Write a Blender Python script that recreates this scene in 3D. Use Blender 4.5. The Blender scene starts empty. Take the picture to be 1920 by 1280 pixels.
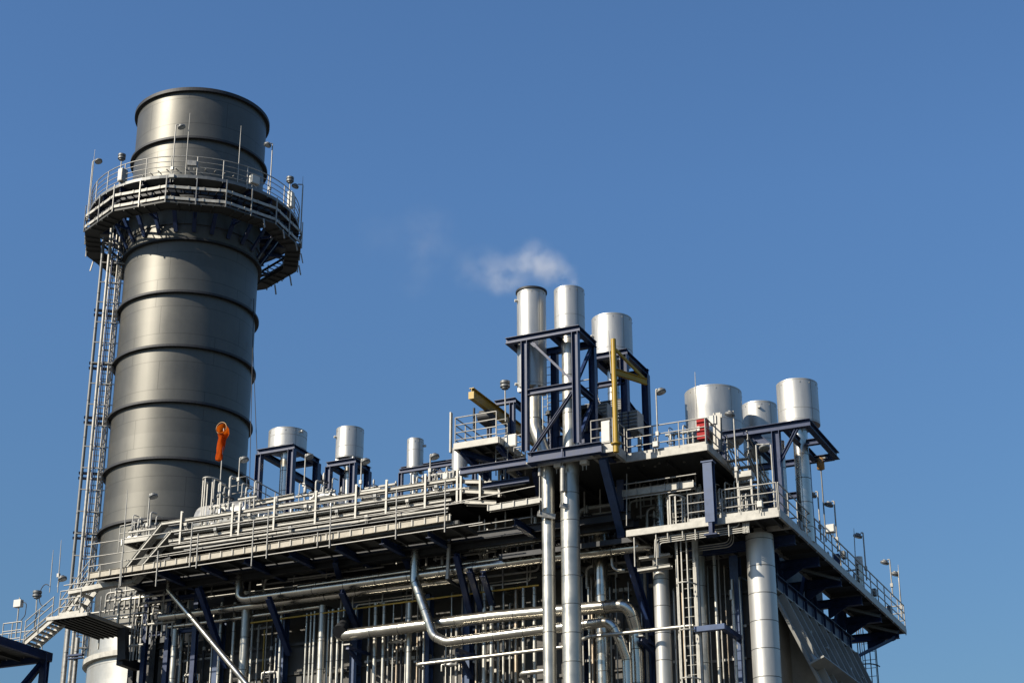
import bpy, math, random
from mathutils import Vector, Matrix
RND = random.Random(7)
sc = bpy.context.scene
COL = sc.collection
PI = math.pi

# ------------------------------------------------------------------ camera
F, PIT, ROL, YAW, EYE = 3409.3, 0.40063, -0.0024247, 0.4307757, 1.7
cy, sy, cp, sp, cr, sr = math.cos(YAW), math.sin(YAW), math.cos(PIT), math.sin(PIT), math.cos(ROL), math.sin(ROL)
RT = Vector((cy, sy, 0)); FW = Vector((-sy*cp, cy*cp, sp)); UP = Vector((sy*sp, -cy*sp, cp))
R2 = RT*cr + UP*sr; U2 = -RT*sr + UP*cr
def P(x, y, X=None, Y=None, Z=None):
    """point of the photograph (1920x1280) that lies on the plane X=, Y= or Z="""
    d = R2*((x-960)/F) - U2*((y-640)/F) + FW
    t = X/d.x if X is not None else Y/d.y if Y is not None else (Z-EYE)/d.z
    return Vector((d.x*t, d.y*t, d.z*t+EYE))
def SC(p):
    return F / (Vector(p)-Vector((0, 0, EYE))).dot(FW)      # pixels per metre at p
cam = bpy.data.cameras.new('camera'); co = bpy.data.objects.new('camera', cam); COL.objects.link(co)
cam.sensor_width = 36; cam.lens = F/1920*36; cam.clip_end = 6000; cam.clip_start = .5
co.matrix_world = Matrix(((R2.x, U2.x, -FW.x, 0), (R2.y, U2.y, -FW.y, 0), (R2.z, U2.z, -FW.z, EYE), (0, 0, 0, 1)))
sc.camera = co

# ------------------------------------------------------------------ light
SUN_EL, SUN_H = math.radians(34), Vector((-.59, -.807)).normalized()
w = bpy.data.worlds.new('World'); sc.world = w; w.use_nodes = True
nt = w.node_tree; sky = nt.nodes.new('ShaderNodeTexSky'); sky.sky_type = 'NISHITA'; sky.sun_disc = False
sky.sun_elevation = SUN_EL; sky.sun_rotation = math.atan2(SUN_H.x, SUN_H.y)
sky.altitude = 0; sky.air_density = 1.4; sky.dust_density = .6; sky.ozone_density = 10
bg = nt.nodes['Background']; bg.inputs[1].default_value = .084
tcw = nt.nodes.new('ShaderNodeTexCoord'); spx = nt.nodes.new('ShaderNodeSeparateXYZ'); nt.links.new(tcw.outputs['Generated'], spx.inputs[0])
rmp = nt.nodes.new('ShaderNodeValToRGB'); nt.links.new(spx.outputs[2], rmp.inputs[0])      # hazier, dimmer air low down
rmp.color_ramp.elements[0].position = .16; rmp.color_ramp.elements[0].color = (.77, .745, .685, 1)
rmp.color_ramp.elements[1].position = .46; rmp.color_ramp.elements[1].color = (1, 1, 1, 1)
mxw = nt.nodes.new('ShaderNodeVectorMath'); mxw.operation = 'MULTIPLY'; nt.links.new(sky.outputs[0], mxw.inputs[0]); nt.links.new(rmp.outputs[0], mxw.inputs[1])
nt.links.new(mxw.outputs[0], bg.inputs[0])
sl = bpy.data.lights.new('sun', 'SUN'); sl.energy = 5.0; sl.angle = math.radians(.53); sl.color = (1, .905, .75)
so = bpy.data.objects.new('sun', sl); COL.objects.link(so)
sd = Vector((SUN_H.x*math.cos(SUN_EL), SUN_H.y*math.cos(SUN_EL), math.sin(SUN_EL)))
so.rotation_euler = sd.to_track_quat('Z', 'Y').to_euler(); so.location = (-60, -90, 120)
sc.view_settings.view_transform = 'Standard'; sc.view_settings.look = 'None'
sc.view_settings.exposure = .64; sc.view_settings.gamma = 1
try: sc.cycles.max_bounces = 6; sc.cycles.volume_max_steps = 256; sc.cycles.volume_bounces = 3
except Exception: pass

# ------------------------------------------------------------------ materials
def mat(name, col, rough=.5, metal=0., noise=.0, nscale=3., rvar=0., spec=.5, bump=0., stretch=(1, 1, 1)):
    m = bpy.data.materials.new(name); m.use_nodes = True
    n = m.node_tree; b = n.nodes['Principled BSDF']
    b.inputs['Base Color'].default_value = (*col, 1); b.inputs['Roughness'].default_value = rough
    b.inputs['Metallic'].default_value = metal; b.inputs['Specular IOR Level'].default_value = spec
    if noise or rvar or bump:
        tc = n.nodes.new('ShaderNodeTexCoord'); mp = n.nodes.new('ShaderNodeMapping'); mp.inputs['Scale'].default_value = stretch
        n.links.new(tc.outputs['Object'], mp.inputs[0])
        t = n.nodes.new('ShaderNodeTexNoise'); t.inputs['Scale'].default_value = nscale; t.inputs['Detail'].default_value = 6; t.inputs['Roughness'].default_value = .62
        n.links.new(mp.outputs[0], t.inputs['Vector'])
        if noise:
            r = n.nodes.new('ShaderNodeMapRange'); r.inputs['From Min'].default_value = .3; r.inputs['From Max'].default_value = .7
            r.inputs['To Min'].default_value = 1-noise; r.inputs['To Max'].default_value = 1+noise*.6
            n.links.new(t.outputs[0], r.inputs[0])
            mx = n.nodes.new('ShaderNodeVectorMath'); mx.operation = 'SCALE'; mx.inputs[0].default_value = col
            n.links.new(r.outputs[0], mx.inputs['Scale']); n.links.new(mx.outputs[0], b.inputs['Base Color'])
        if rvar:
            r = n.nodes.new('ShaderNodeMapRange'); r.inputs['From Min'].default_value = .3; r.inputs['From Max'].default_value = .7
            r.inputs['To Min'].default_value = max(.02, rough-rvar); r.inputs['To Max'].default_value = rough+rvar
            n.links.new(t.outputs[0], r.inputs[0]); n.links.new(r.outputs[0], b.inputs['Roughness'])
        if bump:
            bm = n.nodes.new('ShaderNodeBump'); bm.inputs['Strength'].default_value = bump; bm.inputs['Distance'].default_value = .05
            n.links.new(t.outputs[0], bm.inputs['Height']); n.links.new(bm.outputs[0], b.inputs['Normal'])
    return m
M = {}
M['galv'] = mat('galvanised_steel', (.31, .303, .28), .52, .35, .32, 6, .1)
M['tray'] = mat('pale_tray_steel', (.38, .37, .335), .6, .15, .36, 3.2, .08)
M['navy'] = mat('navy_paint', (.012, .027, .082), .42, 0, .35, 4, .1, .33)
M['blue'] = mat('blue_paint', (.032, .062, .14), .45, 0, .3, 3, .1, .4)
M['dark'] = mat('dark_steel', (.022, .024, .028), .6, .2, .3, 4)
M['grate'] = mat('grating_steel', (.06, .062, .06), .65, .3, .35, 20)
M['silver'] = mat('silver_clad', (.43, .425, .405), .45, .66, .16, 3, .09, stretch=(1, 1, .12))
M['clad'] = mat('bright_pipe_cladding', (.50, .478, .425), .25, .95, .14, 1.6, .07)
M['clad2'] = mat('matt_pipe_cladding', (.42, .41, .37), .42, .85, .18, 1.6, .08)
M['duct'] = mat('painted_duct_plate', (.24, .24, .225), .6, 0, .25, 1.2, .1)
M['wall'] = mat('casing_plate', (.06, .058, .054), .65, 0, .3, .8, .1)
M['seam'] = mat('dark_joint_band', (.05, .05, .048), .6, .3)  # dark joint bands of the pipe cladding
M['yellow'] = mat('yellow_paint', (.32, .20, .008), .45, 0, .2, 3, .1)
M['gas'] = mat('yellow_gas_paint', (.36, .235, .03), .45, 0, .2, 5)
M['orange'] = mat('orange_cloth', (.40, .062, .003), .85, 0, .25, 5, 0, .08)
M['red'] = mat('red_paint', (.30, .004, .006), .5, 0, .15, 5, 0, .15)
M['white'] = mat('white_box_paint', (.50, .49, .45), .5, 0, .12, 5)
M['black'] = mat('black_rubber', (.012, .012, .013), .6)
M['lens'] = mat('lamp_glass', (.35, .37, .38), .15, 0)
M['lamp'] = mat('lamp_housing_grey', (.15, .155, .155), .5, .3, .15, 6)
M['brass'] = mat('ochre_motor_paint', (.35, .2, .08), .5, .2)

def cloth(m):                                        # thin cloth lets some sun through
    n = m.node_tree; out = n.nodes['Material Output']; p = n.nodes['Principled BSDF']
    t = n.nodes.new('ShaderNodeBsdfTranslucent'); t.inputs[0].default_value = (.62, .12, .006, 1)
    x = n.nodes.new('ShaderNodeMixShader'); x.inputs[0].default_value = .45
    n.links.new(p.outputs[0], x.inputs[1]); n.links.new(t.outputs[0], x.inputs[2]); n.links.new(x.outputs[0], out.inputs['Surface'])
cloth(M['orange'])

def stack_mat(name, col, metal, rough):
    """painted steel plate: weld seams per course, vertical streaks, scuffs"""
    m = mat(name, col, rough, metal); n = m.node_tree; b = n.nodes['Principled BSDF']; L = n.links.new
    tc = n.nodes.new('ShaderNodeTexCoord'); sx = n.nodes.new('ShaderNodeSeparateXYZ'); L(tc.outputs['Object'], sx.inputs[0])
    def mth(op, a, b_=None, c=None):
        k = n.nodes.new('ShaderNodeMath'); k.operation = op
        for i, v in enumerate((a, b_, c)):
            if v is None: continue
            if isinstance(v, (int, float)): k.inputs[i].default_value = v
            else: L(v, k.inputs[i])
        return k.outputs[0]
    ang = mth('ARCTAN2', sx.outputs[1], sx.outputs[0])
    z = mth('SUBTRACT', sx.outputs[2], 28.07)
    c1 = mth('DIVIDE', z, 1.515); fr = mth('FRACT', c1); fl = mth('FLOOR', c1)
    hs = mth('LESS_THAN', mth('ABSOLUTE', mth('SUBTRACT', fr, .5)), .011)
    wn = n.nodes.new('ShaderNodeTexWhiteNoise'); wn.noise_dimensions = '1D'
    L(mth('FLOOR', mth('ADD', c1, .5)), wn.inputs['W'])
    u = mth('FRACT', mth('ADD', mth('MULTIPLY', ang, 5/(2*PI)), wn.outputs['Value']))
    vs = mth('LESS_THAN', mth('ABSOLUTE', mth('SUBTRACT', u, .5)), .0035)
    seam = mth('MAXIMUM', hs, vs)
    mp = n.nodes.new('ShaderNodeMapping'); mp.inputs['Scale'].default_value = (2.2, 2.2, .12); L(tc.outputs['Object'], mp.inputs[0])
    t = n.nodes.new('ShaderNodeTexNoise'); t.inputs['Scale'].default_value = 1.6; t.inputs['Detail'].default_value = 7; t.inputs['Roughness'].default_value = .65; L(mp.outputs[0], t.inputs[0])
    t2 = n.nodes.new('ShaderNodeTexNoise'); t2.inputs['Scale'].default_value = .55; t2.inputs['Detail'].default_value = 8; t2.inputs['Roughness'].default_value = .7; L(tc.outputs['Object'], t2.inputs[0])
    f = mth('ADD', mth('MULTIPLY_ADD', t.outputs[0], .24, .88), mth('MULTIPLY', mth('SUBTRACT', t2.outputs[0], .5), .6))
    wn2 = n.nodes.new('ShaderNodeTexWhiteNoise'); wn2.noise_dimensions = '1D'; L(mth('ADD', mth('FLOOR', mth('MULTIPLY', c1, 1.0)), 17), wn2.inputs['W'])
    f = mth('MULTIPLY', f, mth('MULTIPLY_ADD', wn2.outputs['Value'], .14, .93))
    f = mth('MULTIPLY', f, mth('SUBTRACT', 1, mth('MULTIPLY', seam, .35)))
    s = n.nodes.new('ShaderNodeVectorMath'); s.operation = 'SCALE'; s.inputs[0].default_value = col
    L(f, s.inputs['Scale']); L(s.outputs[0], b.inputs['Base Color'])
    L(mth('MULTIPLY_ADD', t2.outputs[0], .16, rough-.08), b.inputs['Roughness'])
    return m
M['stack'] = stack_mat('stack_plate', (.10, .098, .088), .66, .48)
M['brown_clad'] = mat('warm_brown_cladding', (.33, .27, .205), .4, .75, .25, 2, .1)  # brown tinted cladding, varies the pipe banks
M['panel'] = mat('beige_tray_panel', (.36, .33, .27), .65, .05, .25, 4)
M['stack2'] = stack_mat('pale_stack_plate', (.42, .415, .385), .6, .42)

# ------------------------------------------------------------------ mesh builder
class MB:
    def __init__(s): s.v = []; s.f = []; s.m = []; s.s = []
    def add(s, vs, fs, mi=0, sm=False):
        o = len(s.v); s.v += [Vector(v) for v in vs]
        for f in fs: s.f.append(tuple(o+i for i in f)); s.m.append(mi); s.s.append(sm)
        return s
    def obox(s, c, ax, ay, az, mi=0):
        c, ax, ay, az = Vector(c), Vector(ax), Vector(ay), Vector(az)
        vs = [c+ax*i+ay*j+az*k for k in (-1, 1) for j in (-1, 1) for i in (-1, 1)]
        fs = [(0, 2, 3, 1), (4, 5, 7, 6), (0, 1, 5, 4), (2, 6, 7, 3), (0, 4, 6, 2), (1, 3, 7, 5)]
        if ax.cross(ay).dot(az) < 0: fs = [f[::-1] for f in fs]
        return s.add(vs, fs, mi)
    def box(s, a, b, mi=0):
        a, b = Vector(a), Vector(b); c = (a+b)/2; h = (b-a)/2
        return s.obox(c, (abs(h.x), 0, 0), (0, abs(h.y), 0), (0, 0, abs(h.z)), mi)
    @staticmethod
    def frame(d, up=None):
        d = d.normalized(); up = Vector(up) if up is not None else Vector((0, 0, 1))
        if abs(d.dot(up)) > .98: up = Vector((0, 1, 0)) if abs(d.y) < .9 else Vector((1, 0, 0))
        r = d.cross(up).normalized(); return d, r, r.cross(d)
    def bar(s, p, q, wd, h, up=None, mi=0):
        p, q = Vector(p), Vector(q); d, r, u = s.frame(q-p, up)
        return s.obox((p+q)/2, (q-p)/2, r*wd/2, u*h/2, mi)
    def ibeam(s, p, q, wd=.2, h=.2, t=.018, up=None, mi=0):
        p, q = Vector(p), Vector(q); d, r, u = s.frame(q-p, up); hv = (q-p)/2; c = (p+q)/2
        s.obox(c+u*(h/2-t/2), hv, r*wd/2, u*t/2, mi); s.obox(c-u*(h/2-t/2), hv, r*wd/2, u*t/2, mi)
        return s.obox(c, hv, r*t*.4, u*(h/2-t), mi)
    def chan(s, p, q, wd=.1, h=.2, t=.012, up=None, side=1, mi=0):
        """U channel: web on the +r side (side=1) or -r"""
        p, q = Vector(p), Vector(q); d, r, u = s.frame(q-p, up); hv = (q-p)/2; c = (p+q)/2
        s.obox(c+u*(h/2-t/2), hv, r*wd/2, u*t/2, mi); s.obox(c-u*(h/2-t/2), hv, r*wd/2, u*t/2, mi)
        return s.obox(c+r*side*(wd/2-t/2), hv, r*t/2, u*(h/2-t), mi)
    def tube(s, path, r, n=10, cap=True, mi=0, closed=False):
        path = [Vector(p) for p in path]; N = len(path)
        rr = r if isinstance(r, (list, tuple)) else [r]*N
        tans = []
        for i in range(N):
            if closed: t = path[(i+1) % N]-path[i-1]
            else: t = path[min(i+1, N-1)]-path[max(i-1, 0)]
            tans.append(t.normalized())
        d, x, y = s.frame(tans[0]); vs = []; o = len(s.v)
        for i in range(N):
            t = tans[i]; x = (x-t*x.dot(t)).normalized(); y = t.cross(x)
            for k in range(n):
                a = 2*PI*k/n; vs.append(path[i]+(x*math.cos(a)+y*math.sin(a))*rr[i])
        fs = []
        for i in range(N if closed else N-1):
            j = (i+1) % N
            for k in range(n):
                l = (k+1) % n; fs.append((i*n+k, i*n+l, j*n+l, j*n+k))
        s.add(vs, fs, mi, True)
        if cap and not closed:
            s.add(vs[:n], [tuple(range(n))[::-1]], mi); s.add(vs[-n:], [tuple(range(n))], mi)
        return s
    def lathe(s, prof, c=(0, 0, 0), n=32, mi=0, sm=True):
        c = Vector(c); vs = []
        if sm:
            for i in range(1, len(prof)-1):
                d1 = Vector((prof[i][0]-prof[i-1][0], prof[i][1]-prof[i-1][1])); d2 = Vector((prof[i+1][0]-prof[i][0], prof[i+1][1]-prof[i][1]))
                if d1.length > 1e-6 and d2.length > 1e-6 and d1.angle(d2) > .6:
                    s.lathe(prof[:i+1], c, n, mi, sm); return s.lathe(prof[i:], c, n, mi, sm)
        for r, z in prof:
            for k in range(n):
                a = 2*PI*k/n; vs.append(c+Vector((r*math.cos(a), r*math.sin(a), z)))
        fs = []
        for i in range(len(prof)-1):
            for k in range(n):
                l = (k+1) % n; fs.append((i*n+k, i*n+l, (i+1)*n+l, (i+1)*n+k))
        return s.add(vs, fs, mi, sm)
    def cyl(s, c, r, z0, z1, n=24, mi=0, hollow=0.):
        """upright cylinder, sharp rims"""
        c = Vector((c[0], c[1], 0))
        s.lathe([(r, z0), (r, z1)], c, n, mi)
        if hollow:
            s.lathe([(r-hollow, z1), (r-hollow, z0)], c, n, mi)
            s.lathe([(r, z1), (r-hollow, z1)], c, n, mi, False); s.lathe([(r-hollow, z0), (r, z0)], c, n, mi, False)
        else:
            s.lathe([(r, z1), (.001, z1)], c, n, mi, False); s.lathe([(.001, z0), (r, z0)], c, n, mi, False)
        return s
    def prism(s, poly, z0, z1, mi=0):
        n = len(poly); ar = sum(poly[i][0]*poly[(i+1) % n][1]-poly[(i+1) % n][0]*poly[i][1] for i in range(n))
        if ar < 0: poly = poly[::-1]
        vs = [(x, y, z0) for x, y in poly]+[(x, y, z1) for x, y in poly]
        fs = [tuple(range(n))[::-1], tuple(range(n, 2*n))]+[(i, (i+1) % n, n+(i+1) % n, n+i) for i in range(n)]
        return s.add(vs, fs, mi)
    def build(s, name, mats, parent=None, origin=None):
        me = bpy.data.meshes.new(name)
        if parent is not None:
            r = parent
            while r.parent: r = r.parent
            o = r.location.copy()
        else:
            if origin is None:
                xs = [v.x for v in s.v]; ys = [v.y for v in s.v]; zs = [v.z for v in s.v]
                origin = ((min(xs)+max(xs))/2, (min(ys)+max(ys))/2, min(zs))
            o = Vector(origin)
        me.from_pydata([v-o for v in s.v], [], s.f)
        for m in (mats if isinstance(mats, (list, tuple)) else [mats]): me.materials.append(M[m] if isinstance(m, str) else m)
        me.polygons.foreach_set('material_index', s.m); me.polygons.foreach_set('use_smooth', s.s); me.update()
        ob = bpy.data.objects.new(name, me); COL.objects.link(ob)
        if parent is not None: ob.parent = parent
        else: ob.location = o
        return ob
LABELS = {}
def tag(o, label, cat, group=None, kind=None):
    o['label'] = label; o['category'] = cat
    if group: o['group'] = group
    if kind: o['kind'] = kind
    return o
def thing(name, label, cat, loc, group=None):
    o = bpy.data.objects.new(name, None); COL.objects.link(o); o.location = Vector(loc); o.empty_display_size = .2
    return tag(o, label, cat, group)
def solo(mb, name, mats, label, cat, group=None, kind=None):
    return tag(mb.build(name, mats), label, cat, group, kind)
def dup(o, parent=None, loc=None, label=None):
    c = o.copy(); COL.objects.link(c)
    if parent is not None: c.parent = parent
    if loc is not None: c.location = loc
    if label: c['label'] = label
    for ch in list(o.children): dup(ch, c)
    return c
def fillet(pts, R, k=7):
    pts = [Vector(p) for p in pts]; out = [pts[0]]
    for i in range(1, len(pts)-1):
        a, b, c = pts[i-1], pts[i], pts[i+1]
        if (a-b).length < 1e-5 or (c-b).length < 1e-5: continue
        d1 = (a-b).normalized(); d2 = (c-b).normalized()
        ang = d1.angle(d2)
        if ang > PI-.02: out.append(b); continue
        r = min(R*math.tan((PI-ang)/2), (a-b).length*.48, (c-b).length*.48)
        p, q = b+d1*r, b+d2*r
        for j in range(k+1):
            t = j/k; out.append(p*(1-t)**2+b*2*t*(1-t)+q*t*t)
    out.append(pts[-1]); return out
def pipe_mb(pts, r, bend=None, bands=1.1, n=20, off=.0):
    mb = MB(); path = fillet(pts, bend if bend else r*3); fine = [path[0]]
    for a, b in zip(path, path[1:]):
        k = max(1, int((b-a).length/1.5)); fine += [a.lerp(b, (j+1)/k) for j in range(k)]
    mb.tube(fine, r, max(n, 24) if r > .08 else n)
    if bands:                                            # cladding joints: slightly proud beads
        acc = bands*.6+off
        for a, b in zip(path, path[1:]):
            L = (b-a).length; d = (b-a).normalized() if L > 1e-6 else None
            while acc < L:
                c = a+d*acc; mb.tube([c-d*.012, c+d*.012], r+.006, n, True, 1); acc += bands
            acc -= L
            if acc < 0: acc = bands
    return mb
def pipe(label, pts, r, m='clad', bend=None, bands=1.1, group=None, cat='pipe', name='pipe', n=20):
    return solo(pipe_mb(pts, r, bend, bands, n), name, [m, 'seam'], label, cat, group)
def railing(label, pts, rails=(1.1, .74, .38), spacing=1.5, toe=.14, below=.12, r=.024, group='handrails along the walkways', closed=False, m='galv', toe_m='tray', out=None):
    pts = [Vector(p) for p in pts]; t = thing('railing', label, 'railing', pts[0], group)
    loop = pts+[pts[0]] if closed else pts
    for i, h in enumerate(rails):
        MB().tube([p+Vector((0, 0, h)) for p in pts], r if i else r*1.15, 8, True, 0, closed).build('top_rail' if i == 0 else 'mid_rail', m, t)
    if toe:
        mb = MB()
        for a, b in zip(loop, loop[1:]): mb.bar(a+Vector((0, 0, toe/2)), b+Vector((0, 0, toe/2)), .012, toe)
        mb.build('toe_board', toe_m, t)
    pm = MB().tube([(0, 0, -below), (0, 0, rails[0])], r, 8).build('post', m); first = True
    pm.location = (0, 0, 0)
    me = pm.data
    for v in me.vertices: v.co.z += -below
    pos = []
    for a, b in zip(loop, loop[1:]):
        k = max(1, round((b-a).length/spacing))
        pos += [a+(b-a)*(j/k) for j in range(k)]
    if not closed: pos.append(loop[-1])
    for q in pos:
        if first: pm.parent = t; pm.location = q-t.location; first = False
        else: dup(pm, t, q-t.location)
    return t
def deck(label, poly, z, th=.24, joists=0, jdir='y', edge_m='tray', name='platform', cat='platform', group=None, edge_t=.03, inset=.0):
    """walkway: grating plate, edge channels, joists (z = top of grating)"""
    t = thing(name, label, cat, (poly[0][0], poly[0][1], z), group)
    MB().prism(poly, z-.045, z-.002).build('grating', 'grate', t)
    mb = MB(); n = len(poly); cx = sum(q[0] for q in poly)/n; cyy = sum(q[1] for q in poly)/n
    for i in range(n):
        a, b = Vector((*poly[i], 0)), Vector((*poly[(i+1) % n], 0)); d = (b-a).normalized(); nr = d.cross(Vector((0, 0, 1)))
        if nr.dot((a+b)/2-Vector((cx, cyy, 0))) < 0: nr = -nr
        c = nr*edge_t*.55
        mb.bar(a+c+Vector((0, 0, z-th/2+.01)), b+c+Vector((0, 0, z-th/2+.01)), edge_t, th)
        mb.bar(a-nr*.035+Vector((0, 0, z-th+.02)), b-nr*.035+Vector((0, 0, z-th+.02)), .07, .014)
    mb.build('edge_channel', edge_m, t)
    xs = [q[0] for q in poly]; ys = [q[1] for q in poly]
    for j in range(joists):
        f = (j+.5)/joists
        if jdir == 'y': x = min(xs)+(max(xs)-min(xs))*f; a, b = (x, min(ys)+.06, z-.13), (x, max(ys)-.06, z-.13)
        else: y = min(ys)+(max(ys)-min(ys))*f; a, b = (min(xs)+.06, y, z-.13), (max(xs)-.06, y, z-.13)
        MB().ibeam(a, b, .09, .165, .012).build('joist', 'grate', t)
    return t
def beams(label, segs, w_=.2, h=.22, m='navy', name='silencer_stand', cat='steel frame', group=None, extra=None):
    """frame of I beams: segs = (part name, p, q[, w, h, up])"""
    t = thing(name, label, cat, segs[0][1], group)
    for s in segs:
        a = s[3] if len(s) > 3 and s[3] else w_; b = s[4] if len(s) > 4 and s[4] else h; up = s[5] if len(s) > 5 else None
        MB().ibeam(s[1], s[2], a, b, .02, up).build(s[0], m, t)
        if 'brace' in s[0]:
            p_, q_ = Vector(s[1]), Vector(s[2]); d_, r_, u_ = MB.frame(q_-p_)
            for e_, k_ in ((p_, 1), (q_, -1)): MB().obox(e_+d_*k_*.08, d_*.13, u_*(b*.5+.03), r_*.014).build('gusset_plate', m, t)
    return t
def V3(x, y, z): return Vector((x, y, z))
ZH = Vector((0, 0, 1))

# ------------------------------------------------------------------ ground
g = MB(); g.add([(-3000, -3000, 0), (3000, -3000, 0), (3000, 3000, 0), (-3000, 3000, 0)], [(0, 1, 2, 3)])
M['ground'] = mat('asphalt_yard', (.06, .058, .052), .9, 0, .3, .05, .05)
go = g.build('ground', 'ground', None, (0, 0, 0)); go['kind'] = 'structure'

# ================================================================== STACK
SX, SY, SR = -52.17, 72.65, 3.5
RINGS = [28.07, 31.19, 34.17, 37.15, 40.14, 43.11, 49.06]
st = thing('chimney_stack', 'huge dark grey steel chimney stack with black stiffener rings, rising at the left', 'chimney stack', (SX, SY, 0))
C0 = (SX, SY, 0)
MB().lathe([(SR, 22.9), (SR, 52.0), (SR-.03, 52.0), (SR-.03, 22.9)], C0, 128).build('shell', 'stack', st)
lo = MB().lathe([(SR+.1, 0), (SR+.1, 22.9), (SR-.05, 22.9)], C0, 128).build('lower_shell', 'stack2', st); lo['label'] = 'pale shiny lower shell'
for z in RINGS:
    MB().lathe([(SR-.01, z-.02), (SR+.2, z-.02), (SR+.2, z+.1), (SR-.01, z+.1)], C0, 128, 0, False).build('stiffener_ring', 'dark', st)
MB().lathe([(SR-.01, 51.93), (SR+.18, 51.93), (SR+.18, 52.12), (SR-.2, 52.12), (SR-.2, 51.9), (SR-.01, 51.9)], C0, 128, 0, False).build('rim', 'dark', st)
MB().lathe([(SR+.08, 21.5), (SR+.32, 21.5), (SR+.32, 21.75), (SR+.08, 21.75)], C0, 128, 0, False).build('base_ring', 'tray', st)
MB().lathe([(SR+.002, 44.05), (SR+.06, 44.05), (SR+.06, 44.25), (SR+.002, 44.25)], C0, 96, 0, False).build('band', 'stack', st)
stud = None
for k in range(44):
    a = 2*PI*k/44
    d = V3(math.cos(a), math.sin(a), 0); q = V3(SX, SY, 47.25)+d*SR
    MB().tube([q-d*.02, q+d*.2], .03, 6).build('stud', 'galv', st)

# ---- gallery round the stack
GZ, GR = 45.75, 5.55
ga = thing('stack_gallery', 'round railed gallery platform hung round the dark chimney stack', 'gallery', (SX, SY, GZ))
def ring_pts(r, z, n, ph=0.): return [V3(SX+r*math.cos(2*PI*k/n+ph), SY+r*math.sin(2*PI*k/n+ph), z) for k in range(n)]
MB().lathe([(SR+.12, GZ-.06), (GR, GZ-.06), (GR, GZ), (SR+.12, GZ)], C0, 72, 0, False).build('deck', 'lamp', ga)
MB().lathe([(GR+.004, GZ-.1), (GR+.03, GZ-.1), (GR+.03, GZ+.07), (GR+.004, GZ+.07)], C0, 72, 0, False).build('edge_plate', 'lamp', ga)
for i, h in enumerate((1.15, .85, .55, .25)):
    MB().tube(ring_pts(GR, GZ+h, 72), .026 if i == 0 else .02, 8, True, 0, True).build('top_rail' if i == 0 else 'mid_rail', 'galv', ga)
for q in ring_pts(GR, GZ, 26): MB().tube([q-ZH*.15, q+ZH*1.15], .028, 8).build('post', 'galv', ga)
NG = 12; PH = math.radians(20)
for (zo, nm) in ((-.72, 'upper_tray'), (-1.36, 'lower_tray')):
    mb = MB(); pts = ring_pts(5.85, GZ+zo, NG, PH); inn = ring_pts(5.35, GZ+zo, NG, PH)
    for k in range(NG):
        a, b = pts[k], pts[(k+1) % NG]; mb.bar(a, b, .03, .15); mb.bar(inn[k], inn[(k+1) % NG], .03, .15, None, 1)
        for j in range(7): mb.bar(a.lerp(b, j/7)-ZH*.05, inn[k].lerp(inn[(k+1) % NG], j/7)-ZH*.05, .06, .03, None, 1)
        for j in range(4): c_ = a.lerp(b, (j+.5)/4)*.985; mb.bar(a.lerp(b, (j+.45)/4)+(a-V3(SX, SY, a.z)).normalized()*.03, a.lerp(b, (j+.55)/4)+(a-V3(SX, SY, a.z)).normalized()*.03, .03, .17)
    mb.build('cable_tray', ['tray', 'dark'], ga)
# shallow dark girder ring under the trays, with an inner walkway plate behind
go_, gi = ring_pts(5.8, GZ-1.55, NG, PH), ring_pts(5.05, GZ-1.55, NG, PH)
mb = MB()
for k in range(NG):
    a, b, c_, d_ = go_[k], go_[(k+1) % NG], gi[(k+1) % NG], gi[k]
    mb.bar(d_, c_, .04, .22); mb.bar(a-ZH*.02, b-ZH*.02, .05, .1)
    vs = [a-ZH*.06, b-ZH*.06, c_-ZH*.06, d_-ZH*.06]; mb.add(vs+[v+ZH*.03 for v in vs], [(0, 1, 2, 3), (7, 6, 5, 4), (0, 4, 5, 1), (2, 6, 7, 3)])
    for j in range(1, 5): mb.bar(a.lerp(b, j/5)-ZH*.1, d_.lerp(c_, j/5)-ZH*.1, .05, .08)
mb.build('ring_girder', 'grate', ga)
for k in range(2*NG):
    a = PH+2*PI*k/(2*NG); d = V3(math.cos(a), math.sin(a), 0); f = 5.85*math.cos(PI/NG) if k % 2 else 5.85
    q = V3(SX, SY, GZ)+d*f
    MB().bar(q-ZH*.1+d*.03, q-ZH*1.66+d*.03, .05, .05, d).build('hanger', 'galv', ga)
    b0 = V3(SX, SY, GZ-.2)+d*(SR-.01); b1 = V3(SX, SY, GZ-.2)+d*5.5
    MB().ibeam(b0, b1, .14, .26).build('bracket', 'navy', ga)
    if k % 2 == 0 or True:
        MB().bar(V3(SX, SY, GZ-2.15)+d*(SR+.02), V3(SX, SY, GZ-.35)+d*4.6, .2, .1, d).build('knee_brace', 'navy', ga)
    if k % 2: MB().bar(V3(SX, SY, GZ-1.5)+d*4.0, V3(SX, SY, GZ-1.5)+d*5.2, .07, .12).build('strut', 'navy', ga)
for k in range(2*NG):
    a = PH+2*PI*(k+.5)/(2*NG)
    if 200 < math.degrees(a) % 360 < 340: continue
    d = V3(math.cos(a), math.sin(a), 0); q = V3(SX, SY, GZ-1.6)+d*5.75
    MB().bar(q, q-ZH*.55+d*.12, .06, .06).build('stub', 'galv', ga)

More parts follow.
